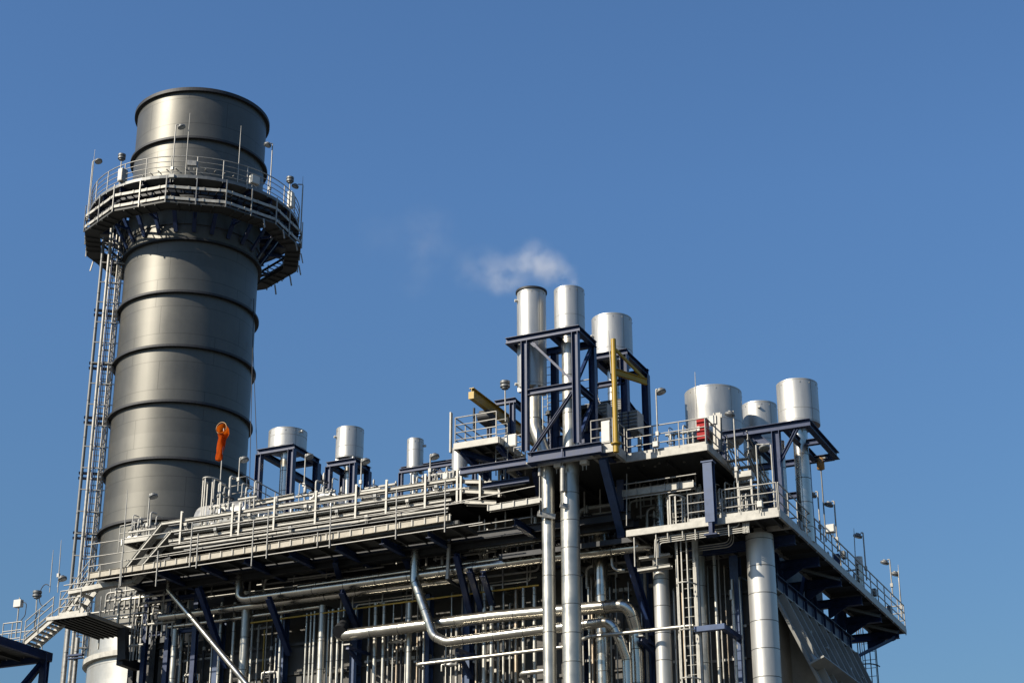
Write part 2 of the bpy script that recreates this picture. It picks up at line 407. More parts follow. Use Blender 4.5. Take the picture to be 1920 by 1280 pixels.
# ---- lamps: prototypes -------------------------------------------------
def lamp_head_mb(c, d):
    """round floodlight head: two stacked flanges; c = centre, axis tilted along d"""
    c = Vector(c); d = Vector(d).normalized(); mb = MB()
    mb.tube([c-d*.15, c-d*.15, c-d*.06, c-d*.05], [.02, .17, .19, .12], 18, True, 0)
    mb.tube([c-d*.05, c+d*.02, c+d*.03, c+d*.12, c+d*.13], [.12, .12, .2, .2, .02], 18, True, 0)
    return mb
LG = 'lamps on poles around the plant'
def floodlight(label, base, top, side, hang=.28, r=.032, down=(.0, .0, -1)):
    base, top, side = Vector(base), Vector(top), Vector(side).normalized()
    t = thing('pole_lamp', label, 'lamp', base, LG)
    MB().tube(fillet([base, top, top+side*hang], .08, 5), r, 8).build('pole', 'galv', t)
    h = lamp_head_mb(top+side*(hang+.12)-ZH*.06, Vector(down)+side*.35).build('lamp_head', 'lamp', t)
    c = top+side*(hang+.12)-ZH*.06; dd = (Vector(down)+side*.35).normalized()
    MB().tube([c+dd*.125, c+dd*.14], .16, 16).build('lens', 'lens', h)
    MB().box(base+V3(-.06, -.07, .45), base+V3(.06, .04, .62)).build('junction_box', 'galv', t)
    return t
def beacon(label, base, top):
    base, top = Vector(base), Vector(top); t = thing('beacon_lamp', label, 'lamp', base, 'drum shaped lamps on poles')
    MB().tube([base, top], .03, 8).build('pole', 'galv', t)
    MB().cyl(top, .14, top.z-.02, top.z+.05, 18).cyl(top, .2, top.z+.052, top.z+.14, 18).cyl(top, .15, top.z+.142, top.z+.2, 18).cyl(top, .2, top.z+.202, top.z+.3, 18).build('lamp_head', 'lamp', t)
    return t
def rod(label, base, top, r=.02, name='lightning_rod'):
    return solo(MB().tube([base, Vector(base).lerp(Vector(top), .7), top], [r, r, r*.5], 8), name, 'galv', label, 'lightning rod', 'thin lightning rods')
def gal(ang, h=0, r=GR): return V3(SX+r*math.cos(math.radians(ang)), SY+r*math.sin(math.radians(ang)), GZ+h)
def outw(ang): return V3(math.cos(math.radians(ang)), math.sin(math.radians(ang)), 0)
VA = math.degrees(math.atan2(-SY, -SX))       # direction from stack to camera
floodlight('floodlight on tall pole at the left end of the stack gallery railing', gal(VA-84, -.9, GR+.12), gal(VA-84, 3.0, GR+.12), -outw(VA-84)+outw(VA))
floodlight('floodlight on tall pole at the right end of the stack gallery railing', gal(VA+88, -.9, GR+.12), gal(VA+88, 2.9, GR+.12), -outw(VA+84))
floodlight('floodlight on pole in front of the stack, beside the tall thin rod', gal(VA-14, -.1), gal(VA-14, 3.0), outw(VA+80), .15)
floodlight('floodlight on pole over the right half of the stack gallery', gal(VA+42, -.1), gal(VA+42, 3.1), -outw(VA+100), .12)
beacon('drum lamp over the left rail of the stack gallery', gal(VA-46, -.1), gal(VA-46, 1.5))
beacon('drum lamp over the right rail of the stack gallery', gal(VA+60, -.1), gal(VA+60, 1.6))
rod('tallest thin rod left of centre on the stack gallery', gal(VA-7, -.1), gal(VA-7, 3.7))
rod('thin rod in front of the dark half of the stack', gal(VA+21, -.1), gal(VA+21, 3.4))
rod('thin rod at the far left of the stack gallery', gal(VA-80, -.8, GR+.1), gal(VA-80, 3.5, GR+.1))
rod('thin rod at the far right of the stack gallery', gal(VA+84, -.8, GR+.1), gal(VA+84, 3.2, GR+.1))
def box_thing(label, c, s, m='white', name='junction_box', cat='box', group='boxes fixed to railings', ang=0.):
    c = Vector(c); ca, sa = math.cos(ang), math.sin(ang); x, y, z = [k/2 for k in s]
    t = thing(name, label, cat, c-ZH*z, group)
    MB().obox(c, V3(ca, sa, 0)*x, V3(-sa, ca, 0)*y, ZH*z).build('housing', m, t)
    MB().obox(c+V3(sa, -ca, 0)*(y+.008), V3(ca, sa, 0)*x*.9, V3(-sa, ca, 0)*.008, ZH*z*.9).build('lid', m, t)
    for k in (-1, 1): MB().tube([c-ZH*z+V3(ca, sa, 0)*x*.5*k, c-ZH*(z+.22)+V3(ca, sa, 0)*x*.5*k], .018, 6).build('conduit', 'galv', t)
    return t
def gbox(label, ang, h, s, m='white'): box_thing(label, gal(ang, h), s, m, ang=math.radians(ang+90))
gbox('white box on the right front of the stack gallery railing', VA+31, .5, (.5, .25, .45))
gbox('tall white box between the right rails of the stack gallery', VA+62, .65, (.35, .25, .9))
gbox('flat grey box on the stack gallery railing below the tall rod', VA-4, .75, (.5, .12, .3), 'galv')
gbox('small white box at the gallery edge below the front floodlight pole', VA-14, -.02, (.28, .2, .2))
gbox('grey box inside the left rails of the stack gallery', VA-44, .5, (.3, .4, .7), 'galv')

# ---- risers and caged ladder left of the stack ----------------------------
dl = V3(-math.cos(math.radians(VA-90+180)), -math.sin(math.radians(VA-90+180)), 0)   # image-left, seen from the camera
dl = V3(-.81, -.58, 0).normalized(); dn = V3(.58, -.81, 0).normalized()
def sp(o, n_=0., z=0.): return V3(SX, SY, z)+dl*o+dn*n_
pipe('dark grey riser conduit, outermost left of the stack ladder', [sp(4.7, .2, 0), sp(4.7, .2, GZ-1.3)], .085, 'lamp', None, 2.0)
pipe('pale riser pipe close beside the stack ladder cage', [sp(4.32, .75, 0), sp(4.32, .75, GZ-1.0)], .085, 'galv', None, 2.4)
pipe('thin dark conduit between the two stack risers', [sp(4.15, .4, 0), sp(4.15, .4, GZ-1.6)], .035, 'navy', None, 0)
ld = thing('caged_ladder', 'long caged ladder climbing the left flank of the chimney stack', 'ladder', sp(4.2, -.3, 22))
L0, L1 = 22., GZ-.2
lr, ln_ = .24, -.25
for s in (-1, 1): MB().bar(sp(4.05+s*lr, ln_, L0), sp(4.05+s*lr, ln_, L1), .06, .02).build('side_rail', 'galv', ld)
for k in range(72):
    z = L0+.2+k*.32; MB().tube([sp(4.05-lr, ln_, z), sp(4.05+lr, ln_, z)], .024, 6).build('rung', 'galv', ld)
for k in range(13):
    z = L0+2+k*1.75
    MB().tube([sp(4.05+.38*math.sin(t*PI/6)*1.0, ln_+.38-.38*math.cos(t*PI/6), z) if 0 else sp(4.05+.36*math.cos(PI*t/8), ln_+.62*math.sin(PI*t/8), z) for t in range(9)], .032, 6).build('hoop', 'galv', ld)
for t in (1, 2.5, 4, 5.5, 7): MB().bar(sp(4.05+.36*math.cos(PI*t/8), ln_+.62*math.sin(PI*t/8), L0+2), sp(4.05+.36*math.cos(PI*t/8), ln_+.62*math.sin(PI*t/8), L1), .04, .012).build('strap', 'galv', ld)
cl = thing('cable_ladder', 'narrow lattice cable ladder tight against the left edge of the stack', 'cable ladder', sp(3.75, .3, 22))
for s in (0, 1): MB().bar(sp(3.62+s*.26, .35, 22), sp(3.62+s*.26, .35, GZ-.4), .03, .06).build('side_rail', 'galv', cl)
MB().tube([sp(3.64 if k % 2 else 3.86, .35, 22.2+k*.24) for k in range(96)], .026, 6).build('lacing', 'galv', cl)
for k in range(20): MB().bar(sp(3.5, .45, 22.4+k*1.14), sp(4.7, .3, 22.45+k*1.14), .05, .05).build('tie_bar', 'galv', cl)
mb = MB()
for k in range(5): mb.tube([sp(3.68+k*.04, .38, 22), sp(3.68+k*.04, .4, 33), sp(3.68+k*.04, .38, GZ-.4)], .016, 6)
mb.build('cable', 'dark', cl)
for i, z in enumerate(RINGS[:-2]):
    t = thing('support_bracket', 'dark bracket tying the stack risers to the %s stiffener ring' % ('lowest', 'second lowest', 'third lowest', 'fourth lowest', 'fifth lowest')[i], 'bracket', sp(3.6, .2, z), 'brackets between risers and stack rings')
    for s in (.15, -.12): MB().bar(sp(3.5, .1, z+s), sp(4.85, .1, z+s), .3, .06).build('arm', 'navy', t)
    MB().bar(sp(4.3, .1, z-.12), sp(4.3, .1, z+.15), .2, .06).build('web_plate', 'dark', t)

# ================================================================== BOILER CASING
ZL, ZU = 22.2, 25.2
FY = 66.2
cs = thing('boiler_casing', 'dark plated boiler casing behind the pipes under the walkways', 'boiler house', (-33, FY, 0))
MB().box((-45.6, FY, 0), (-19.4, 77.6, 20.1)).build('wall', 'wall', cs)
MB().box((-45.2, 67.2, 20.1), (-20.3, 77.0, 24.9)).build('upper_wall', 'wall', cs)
mb = MB()
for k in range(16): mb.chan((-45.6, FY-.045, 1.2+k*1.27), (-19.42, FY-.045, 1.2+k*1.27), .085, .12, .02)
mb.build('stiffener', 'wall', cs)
for x in (-44.4, -41.15, -37.55, -34.15, -32.3, -27.25, -24.45, -20.75):
    t = thing('steel_column', 'blue H section steel column at %s' % {-44.4: 'the left end of the casing, behind the diagonal pipe', -41.15: 'the casing, second column from the left', -37.55: 'the casing behind the cone of the big horizontal pipe', -34.15: 'the casing behind the pipe that drops and bends right', -32.3: 'the casing, left of the two tall pipes, behind a thin pipe', -27.25: 'the casing right behind the two tall pipes', -24.45: 'the casing behind the elbowed pipes', -20.75: 'the right corner behind the stout downcomer'}[x], 'column', (x, FY-.4, 0), 'blue columns along the casing')
    MB().ibeam((x, FY-.32, 0), (x, FY-.32, 21.6), .34, .42, .03, (0, 1, 0)).build('shaft', 'blue', t)
    for z in (12.5, 15.9, 18.6): MB().box((x-.19, FY-.5, z), (x+.19, FY-.14, z+.03)).build('splice_plate', 'blue', t)
# transition duct on the right end
td = thing('inlet_duct', 'sloping ribbed grey inlet duct wall under the right side walkway', 'duct', (-19.3, 72, 0))
def dpt(s, y0, off=0.):    # point on the sloping plate: s metres below the top edge
    yy = y0 + (72-y0)*.03*s
    return V3(-19.33+.42*s+off, yy, 20.1-s+off*.42)
mb = MB(); q = [dpt(0, 66), dpt(0, 77.6), dpt(14, 77.6), dpt(14, 66)]
mb.add(q+[v+V3(-.1, 0, -.04) for v in q], [(0, 3, 2, 1), (4, 5, 6, 7), (0, 1, 5, 4), (1, 2, 6, 5), (3, 0, 4, 7)])
mb.build('wall', 'duct', td)
MB().add([dpt(0, 68.02), dpt(14, 68.02), V3(-20.3, 68.22, 6.1), V3(-20.3, 68.22, 20.1)], [(0, 3, 2, 1)]).add([dpt(0, 77.58), dpt(14, 77.58), V3(-20.3, 77.38, 6.1), V3(-20.3, 77.38, 20.1)], [(0, 1, 2, 3)]).build('end_plate', 'duct', td)
MB().box((-19.398, 66.25, 0), (-19.36, 77.5, 20.05)).build('side_panel', 'duct', td)
MB().bar((-19.28, 65.9, 20.14), (-19.28, 77.75, 20.14), .3, .06).build('top_flange', 'duct', td)
for k in range(9):
    y = 66.5+k*1.36; a, b = dpt(.1, y, .1), dpt(14, y, .1)
    MB().bar(a, b, .13, .34, V3(.92, 0, .39)).build('rib', 'duct', td)
for s, wd in ((3.0, .55), (6.2, .55)):
    a, b = dpt(s, 65.2, .32), dpt(s, 78.2, .32)
    o = MB().bar(a, b, .62, .07, V3(-.39, 0, .92)).build('stiffener_flange', 'duct', td)
    MB().bar(a+V3(-.14, .02, .1), b+V3(-.14, -.02, .1), .05, .34, V3(-.39, 0, .92)).build('stiffener_web', 'duct', td)
for y, s in ((68.2, 1.2), (70.3, 1.4), (73.6, 1.6), (75.6, 1.6)):
    a = dpt(s, y, .05); MB().tube([a, a+V3(.22, 0, .03)], .06, 8).build('nozzle', 'galv', td)
# navy girder along the top of the duct
gd = thing('edge_girder', 'navy girder along the top edge of the ribbed inlet duct', 'girder', (-19.5, 66, 20.2))
MB().ibeam((-19.55, 64.9, 20.62), (-19.55, 78.6, 20.62), .3, .8, .03).build('girder', 'navy', gd)
for k in range(10): MB().box((-19.52, 65.6+k*1.38, 20.26), (-19.41, 65.63+k*1.38, 20.98)).build('web_stiffener', 'navy', gd)
# posts and braces between girder and side walkway
for i, y in enumerate((67.2, 72.2, 77.4)):
    t = thing('trestle_post', 'navy trestle post with diagonal braces, under the side walkway %s' % ('near the downcomer', 'halfway along', 'at the far end')[i], 'steel frame', (-19.6, y, 21), 'trestles under the side walkway')
    MB().ibeam((-19.62, y, 21.02), (-19.62, y, 24.6), .26, .26, .02).build('post', 'navy', t)
    MB().ibeam((-19.62, y-1.3, 21.03), (-19.62, y-.1, 22.6), .14, .14).build('brace', 'navy', t)
    MB().ibeam((-19.62, y+1.3, 21.03), (-19.62, y+.1, 22.6), .14, .14).build('brace', 'navy', t)

# ================================================================== WALKWAYS, right side
XR, XI = -17.96, -19.45
def no_joist(*a): pass
side = deck('long grey walkway projecting along the right side of the plant', [(XI, 64.4), (XR, 64.4), (XR, 82.54), (XI, 82.54)], ZL, .23, 13, 'x', 'galv')
for i in range(6):
    y = 65.2+i*3.3
    t = thing('cantilever_beam', 'navy cantilever beam under the side walkway, %s from the front corner' % ('first', 'second', 'third', 'fourth', 'fifth', 'sixth and last')[i], 'beam', (-19.5, y, 21.7), 'cantilever beams under the side walkway')
    MB().ibeam((-22.4, y, 21.77), (-18.1, y, 21.77), .24, .36, .022).build('beam', 'navy', t)
    MB().add([(-19.6, y-.02, 21.6), (-18.7, y-.02, 21.6), (-19.6, y-.02, 21.1), (-19.6, y+.02, 21.6), (-18.7, y+.02, 21.6), (-19.6, y+.02, 21.1)], [(0, 2, 1), (3, 4, 5), (0, 3, 5, 2), (2, 5, 4, 1), (0, 1, 4, 3)]).build('gusset', 'navy', t)
    if i in (1, 3, 4): MB().ibeam((-19.5, y+.1, 21.8), (-18.1, y+3.1, 21.8), .1, .12).build('plan_brace', 'grate', t)
beams('slim navy brace rising to the far corner of the side walkway', [('brace', (-19.5, 78.7, 20.2), (-18.3, 81.6, 21.6))], .14, .14, name='brace_strut', cat='brace')
front = deck('pale edged lower platform at the front right corner', [(-24.0, 62.72), (XR, 62.72), (XR, 64.37), (-19.45, 64.37), (-19.45, 67.1), (-24.0, 67.1)], ZL, .25, 9, 'y')
railing('railing along the outer edge of the long right side walkway', [(XR, 62.78, ZL), (XR, 82.5, ZL), (XI, 82.5, ZL)], spacing=1.25, toe=.12, toe_m='galv', below=.3)
railing('railing over the front edge of the lower right platform, beside the corner', [(-20.15, 62.75, ZL), (XR-.05, 62.75, ZL)], spacing=.72)
railing('short railing left of the blue hanging column on the lower platform', [(-21.5, 62.75, ZL), (-20.6, 62.75, ZL)], spacing=.8)
railing('inner railing of the right side walkway', [(XI+.05, 64.6, ZL), (XI+.05, 82.3, ZL)], spacing=1.5)
# upper platform
roof = deck('broad upper deck carrying the silencers and frames', [(-48.2, 63.5), (-28.6, 63.5), (-28.6, 61.75), (-24.0, 61.75), (-24.0, 62.72), (-20.62, 62.72), (-20.62, 78.5), (-48.2, 78.5)], ZU, .25, 0, 'y')
for k in range(20): MB().ibeam((-47.6+k*1.39, 63.6, ZU-.13), (-47.6+k*1.39, 78.4, ZU-.13), .09, .165, .012).build('joist', 'grate', roof)
fwd = deck('small white platform jutting forward behind the low blue beam', [(-24.95, 61.45), (-23.97, 61.45), (-23.97, 62.65), (-24.95, 62.65)], ZU+.12, .34, 2, 'y', edge_t=.05)
railing('handrail round the small white platform at the foot of the yellow post', [(-24.9, 61.5, ZU+.1), (-24.0, 61.5, ZU+.1), (-24.0, 62.75, ZU+.1)], spacing=.7)
railing('front handrail of the upper deck left of the red cabinet', [(-23.9, 62.76, ZU), (-20.68, 62.76, ZU)], spacing=.92)
railing('handrail running back from the red cabinet along the upper deck', [(-20.66, 62.8, ZU), (-20.66, 72.0, ZU)], spacing=1.3)
# hanging blue column and navy raking brace
hc = thing('hanging_column', 'short blue H column hanging between upper and lower platforms', 'column', (-20.55, 62.45, 21.8))
q0, q1 = P(1328, 868, Y=62.45), P(1334, 980, Y=62.45)
MB().ibeam(q0, q1, .36, .34, .03, (0, 1, 0)).build('shaft', 'blue', hc)
MB().box(q0+V3(-.24, -.2, 0), q0+V3(.24, .2, .05)).build('cap_plate', 'blue', hc); MB().ibeam(q1-ZH*.45, q1, .14, .3, .02, (0, 1, 0)).build('stub', 'navy', hc)
MB().box(q1+V3(-.25, -.2, -.5), q1+V3(.25, .2, -.45)).build('base_plate', 'navy', hc)
rb = thing('raking_brace', 'long blue brace raking down from the low beam to the casing', 'brace', P(1126, 860, Y=61.6))
a, b = P(1130, 858, Y=61.7), P(1166, 1000, Y=64.2)
MB().ibeam(a, b, .3, .3, .025).build('upper_brace', 'blue', rb)
MB().ibeam(b, P(1224, 1190, Y=65.7), .26, .26, .025).build('lower_brace', 'navy', rb)
MB().ibeam(P(1165, 900, Y=64.0), P(1166, 1008, Y=64.25), .3, .3, .025, (0, 1, 0)).build('hanger', 'navy', rb)

# ================================================================== WALKWAYS, left
YW = 61.7
ZW = P(380, 1042, Y=YW-.1).z+.02
XW0, XW1 = P(166, 1078, Y=YW).x, P(858, 972, Y=YW).x
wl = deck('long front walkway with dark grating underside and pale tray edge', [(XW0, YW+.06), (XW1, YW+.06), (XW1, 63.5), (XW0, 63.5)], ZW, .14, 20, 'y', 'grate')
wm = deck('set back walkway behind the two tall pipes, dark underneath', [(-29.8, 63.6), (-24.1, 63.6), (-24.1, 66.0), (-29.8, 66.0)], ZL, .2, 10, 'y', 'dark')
wi = deck('inner walkway added as a dark layer against the casing top', [(-46.5, 65.0), (-31.3, 65.0), (-31.3, 66.9), (-46.5, 66.9)], ZW, .2, 20, 'y', 'dark')  # second dark layer, added to darken the space behind the front walkway
for i, x in enumerate((-47.2, -45.1, -42.9, -40.8, -38.6, -36.4, -34.3, -32.2, -28.4)):  # steelwork clutter, added to darken the interior and block sun
    solo(MB().ibeam((x, YW+.3, ZW-.3), (x, 66.1, ZW-.3), .2, .28), 'shade_floor_beam', 'navy', 'navy floor beam added for shade under the front walkway, %s from the left' % ('first', 'second', 'third', 'fourth', 'fifth', 'sixth', 'seventh', 'eighth', 'ninth')[i], 'beam', 'floor beams added for shade under the walkways')
for i, (y, z) in enumerate(((63.7, ZW-.1), (64.6, ZW-.2), (64.0, 22.9), (65.5, 22.9))):  # lengthwise beams added with the floor beams for the same darkness
    solo(MB().ibeam((-47.6, y, z), (-24.2, y, z), .24, .34), 'shade_long_beam', 'dark', ('dark long beam added for shade just behind the front walkway', 'dark long beam added for shade between front and inner walkways', 'dark long beam added for shade under the upper deck edge', 'dark long beam added for shade deep under the upper deck')[i], 'beam')
def tray(label, pts, h=.17, dp=.32, slots=.55, m='tray', group='pale cable trays', rungs=True, up=None):
    """cable tray: pale side channel with slot bars, covered top, second channel behind"""
    pts = [Vector(p) for p in pts]; t = thing('cable_tray', label, 'cable tray', pts[0], group)
    for i, (nm, oy) in enumerate((('side_channel', 0), ('side_channel', dp))):
        mb = MB()
        for a, b in zip(pts, pts[1:]): mb.chan(a+V3(0, oy, 0), b+V3(0, oy, 0), .04, h, .008, (0, 0, 1), -1 if i == 0 else 1)
        mb.build(nm, m, t)
    mb = MB()
    for a, b in zip(pts, pts[1:]): mb.bar(a+V3(0, dp/2, -h*.3), b+V3(0, dp/2, -h*.3), dp-.045, .02)
    mb.build('bottom_plate', 'galv', t)
    mb = MB()
    for a, b in zip(pts, pts[1:]):
        for j in range(4): mb.tube([a+V3(0, .06+j*(dp-.12)/3, -h*.12), b+V3(0, .06+j*(dp-.12)/3, -h*.12)], .022, 6)
    mb.build('cables', 'dark', t)
    if slots:
        cp_ = None
        for a, b in zip(pts, pts[1:]):
            k = max(1, int((b-a).length/slots))
            for j in range(k+1):
                q = a.lerp(b, j/k)+V3(0, -.032, 0)
                if cp_ is None: cp_ = MB().bar(q-ZH*h/2, q+ZH*h/2, .035, .02, (0, 1, 0)).build('clip', 'galv', t); c0_ = q
                else: dup(cp_, t, q-c0_)
    return t
tray('long pale cable tray clipped along the outer edge of the front walkway', [P(166, 1079, Y=YW-.1), P(844, 969, Y=YW-.1)], .26, .1, .55, 'panel')
MB_ = MB
pipe('thin conduit running under the long edge tray of the front walkway', [P(120, 1097, Y=YW-.15), P(905, 979, Y=YW-.15)], .025, 'galv', None, 0)
pipe('thin conduit along the handrail line of the front walkway', [P(166, 1062, Y=YW), P(640, 985, Y=YW), P(1003, 911, Y=YW)], .022, 'galv', None, 0)
# tall posts of the front walkway with two rails
rw = thing('railing', 'tall grey post and rail fence hung outside the front walkway', 'railing', (XW0, YW, ZW), 'handrails along the walkways')
for nm, z in (('top_rail', 1.2), ('mid_rail', .62)): MB().tube([(XW0, YW-.2, ZW+z), (XW1+.6, YW-.2, ZW+z)], .022, 8).build(nm, 'galv', rw)
for x, y0, y1 in ((476, 975, 1060), (504, 955, 1046), (621, 942, 1026), (744, 918, 1010), (835, 900, 997), (297, 1032, 1098), (229, 1036, 1100), (372, 1000, 1064), (361, 978, 1062), (596, 998, 1024)):
    a = P(x, y0, Y=YW-.2); b = V3(a.x, a.y, P(x, y1, Y=YW-.2).z); MB().tube([b, a], .03, 8).build('post', 'galv', rw)
# cable tray rack at the upper deck edge
YR = 63.2
def rk(x, y): return P(x, y, Y=YR)
def lvl(x0, ref_y, x1):                     # level line through (592, ref_y)
    z = P(592, ref_y, Y=YR).z; return V3(P(x0, 985, Y=YR).x, YR, z), V3(P(x1, 900, Y=YR).x, YR, z)
a, b = lvl(302, 937, 862); c = P(236, 1063, Y=YR)
tray('topmost pale tray of the rack, bending down at its left end', [V3(c.x, YR, c.z), a, b], .125, .4, 0)
a2, b2 = lvl(322, 955, 858); tray('second pale tray of the rack below the topmost one', [P(268, 1056, Y=YR+.05), a2, b2], .12, .4, 0)
a3, b3 = lvl(318, 973, 846); tray('third pale tray of the rack, lowest of the three', [a3, b3], .115, .4, 0)
a4, b4 = lvl(330, 989, 842); pipe('pale pipe running just under the lowest tray of the rack', [a4, b4], .06, 'tray', None, 2)
for nm, (x0, y0, x1, y1) in {'upper': (868, 899, 942, 887.5), 'middle': (868, 917, 933, 907), 'lower': (868, 937, 930, 926)}.items():
    tray('short %s tray at the right end of the rack, left of the tall pipes' % nm, [P(x0, y0+3, Y=YR), P(x1, y1+16, Y=YR)], .15, .4, 0)
rs = None
for i, x in enumerate((342, 437, 450, 515, 592, 667, 724, 797, 857, 864, 900, 936)):
    q = P(x, 950, Y=YR-.08); zt, zb = P(592, 926, Y=YR).z, P(592, 983, Y=YR).z
    if rs is None:
        rs = thing('tray_support', 'pale upright post holding the stacked trays of the rack', 'post', (q.x, YR-.08, zb), 'uprights of the tray rack')
        MB().chan((q.x, YR-.08, zb), (q.x, YR-.08, zt+.12), .085, .08, .014, (0, 1, 0)).build('upright', 'galv', rs)
        for j in range(3): MB().bar((q.x, YR-.05, zb+.2+j*.42), (q.x, YR+.5, zb+.2+j*.42), .045, .045).build('arm', 'galv', rs)
    else: dup(rs, None, (q.x, YR-.08, zb))
MB0 = None
# blue beam under the deck edge
beams('long blue edge beam at the upper deck, left of the low tower beam', [('beam', V3(P(862, 890, Y=61.45).x, 61.45, 25.13), V3(P(986, 868, Y=61.45).x, 61.45, 25.13))], .22, .28, 'navy', 'edge_beam', 'beam')
beams('second blue beam just below the edge beam, left of the tall pipes', [('beam', V3(P(905, 905, Y=61.9).x, 61.9, 24.55), V3(P(992, 884, Y=61.9).x, 61.9, 24.55))], .2, .2, 'navy', 'edge_beam', 'beam')
tray('pale tray left of the tall pipes on the set back walkway', [P(915, 952, Y=61.3), P(1012, 936, Y=61.3)], .24, .2)
tray('short pale tray below the upper platform, right of the raking brace', [P(1168, 925, Y=63.6), P(1300, 906, Y=63.6)], .28, .3)
for i, (x0, y0, x1, y1) in enumerate(((1170, 908, 1305, 888), (1168, 935, 1296, 917))):
    pipe('thin rail %s the short pale tray under the upper platform' % ('above', 'below')[i], [P(x0, y0, Y=63.4), P(x1, y1, Y=63.4)], .025, 'galv', None, 0)
pipe('thin vertical rod beside the raking brace under the upper platform', [P(1175, 888, Y=63.4), P(1175, 985, Y=63.4)], .022, 'galv', None, 0)
pipe('thin conduit along the lower edge of the set back walkway', [P(700, 1014, Y=63.2), P(1000, 968, Y=63.2)], .02, 'galv', None, 0)

# left end: landings and stairs
def stair(label, p, q, wv, n=7, rails=(True, True), m='tray'):
    p, q, wv = Vector(p), Vector(q), Vector(wv); t = thing('stairs', label, 'stairs', p, 'steel stairs')
    d = (q-p)
    for k in (0, 1): MB().chan(p+wv*k, q+wv*k, .06, .24, .014, None, -1 if k == 0 else 1).build('stringer', m, t)
    hd = V3(d.x, d.y, 0).normalized()
    for j in range(n):
        c = p.lerp(q, (j+.6)/n); MB().obox(c+wv*.5, wv*.48, hd*.13, ZH*.02).build('tread', 'galv', t)
    for k in (0, 1):
        if not rails[k]: continue
        for i, h in enumerate((1.0, .66, .33)): MB().tube([p+wv*k+ZH*h, q+wv*k+ZH*h], .024, 8).build('handrail' if i == 0 else 'mid_rail', 'galv', t)
        for f in (.02, .5, .98): MB().tube([p.lerp(q, f)+wv*k-ZH*.05, p.lerp(q, f)+wv*k+ZH], .024, 8).build('post', 'galv', t)
    return t
pA, pB = P(43, 1207, Y=YW), P(98, 1160, Y=YW)
stair('lower flight of steel stairs at the bottom left corner', pA, pB, (0, .85, 0), 7)
zl = pB.z+.1
ld2 = deck('landing with pale edge between the two left stair flights', [(pB.x-.3, YW), (P(166, 1128, Y=YW).x, YW), (P(166, 1128, Y=YW).x, YW+3.6), (pB.x-.3, YW+3.6)], zl, .15, 8, 'y', edge_m='galv')
railing('railing on the front of the landing between the stair flights', [(pB.x+.3, YW+.02, zl), (P(150, 1128, Y=YW).x, YW+.02, zl)], spacing=.8)
stair('upper flight of stairs from the landing to the front walkway', V3(P(112, 1136, Y=YW+1.2).x, YW+1.2, zl+.05), V3(P(166, 1085, Y=YW+1.2).x, YW+1.2, ZW), (0, .8, 0), 5, (True, True), 'galv')
tl = pA.z-.1
l0 = deck('navy framed landing at the foot of the lower stairs', [(pA.x-4, YW-2.4), (pA.x+.25, YW-2.4), (pA.x+.25, YW+1.6), (pA.x-4, YW+1.6)], tl, .36, 4, 'y', edge_m='navy', edge_t=.12)
railing('railing above the navy framed landing at the far left', [(pA.x-3.9, YW+1.4, tl), (pA.x-.1, YW+1.4, tl)], spacing=.9)
railing('short railing end at the left edge above the navy landing', [(pA.x-1.1, YW-.1, tl), (pA.x-.1, YW-.1, tl)], spacing=.5)
beams('navy column and braces holding up the lower left landing', [('column', (pA.x+.1, YW+1.45, tl-.36), (pA.x+.1, YW+1.45, 0), .3, .3, (0, 1, 0)), ('brace', (pA.x, YW+1.4, tl-.5), (pA.x-2.4, YW+1.4, tl-3.2), .16, .16), ('brace', (pA.x+.05, YW+1.2, tl-.5), (pA.x+.05, YW-1.6, tl-3.6), .16, .16)], name='landing_frame')
pipe('thin conduit looping beside the navy landing column', [P(80, 1220, Y=YW+1), P(88, 1222, Y=YW+1), P(84, 1285, Y=YW+1)], .03, 'navy', .2, 0)
for i, (x0, x1, y1) in enumerate(((129, 121, 1172), (146, 138, 1195))):
    a = P(x0, y1, Y=66.5); MBp = pipe('%s grey riser post below the landing, left of the pale stack base' % ('left', 'right')[i], [V3(a.x, a.y, 0), a], .1, 'galv', None, 2.)
t = thing('support_bracket', 'short bracket between the two riser posts and the pale stack base', 'bracket', P(140, 1232, Y=66.5), 'brackets between risers and stack rings')
MB().bar(P(128, 1229, Y=66.4), P(156, 1226, Y=66.4), .2, .08).build('arm', 'navy', t); MB().bar(P(128, 1235, Y=66.4), P(156, 1232, Y=66.4), .2, .05).build('arm', 'navy', t)
tr = thing('cable_trough', 'pale cable trough jogging upward under the left end of the front walkway', 'cable trough', P(132, 1112, Y=YW+.8))
for a, b in (((132, 1111), (196, 1098)), ((196, 1098), (252, 1090)), ((252, 1090), (272, 1068))):
    MB().bar(P(*a, Y=YW+.8), P(*b, Y=YW+.8), .35, .2).build('section', 'tray' if a[0] < 190 else 'galv', tr)
tr2 = thing('cable_trough', 'dark L shaped cable trough hanging in front of the pale stack base', 'cable trough', P(233, 1240, Y=62))
a, b = P(231, 1178, Y=YW+2.6), P(231, 1237, Y=YW+2.6); MB().bar(a, b, .42, .3, (0, 1, 0)).build('drop', 'dark', tr2); MB().bar(b-V3(.2, 0, 0), b+V3(-.2, 1.3, 0), .32, .36).build('foot', 'dark', tr2)
tr3 = thing('cable_trough', 'wide dark trough bending upward under the front walkway, left of the diagonal pipe', 'cable trough', P(262, 1082, Y=60))
for a, b in (((246, 1100), (285, 1068)), ((285, 1068), (330, 1050))): MB().bar(P(*a, Y=YW+2.2), P(*b, Y=YW+2.2), .9, .12).build('section', 'dark', tr3)

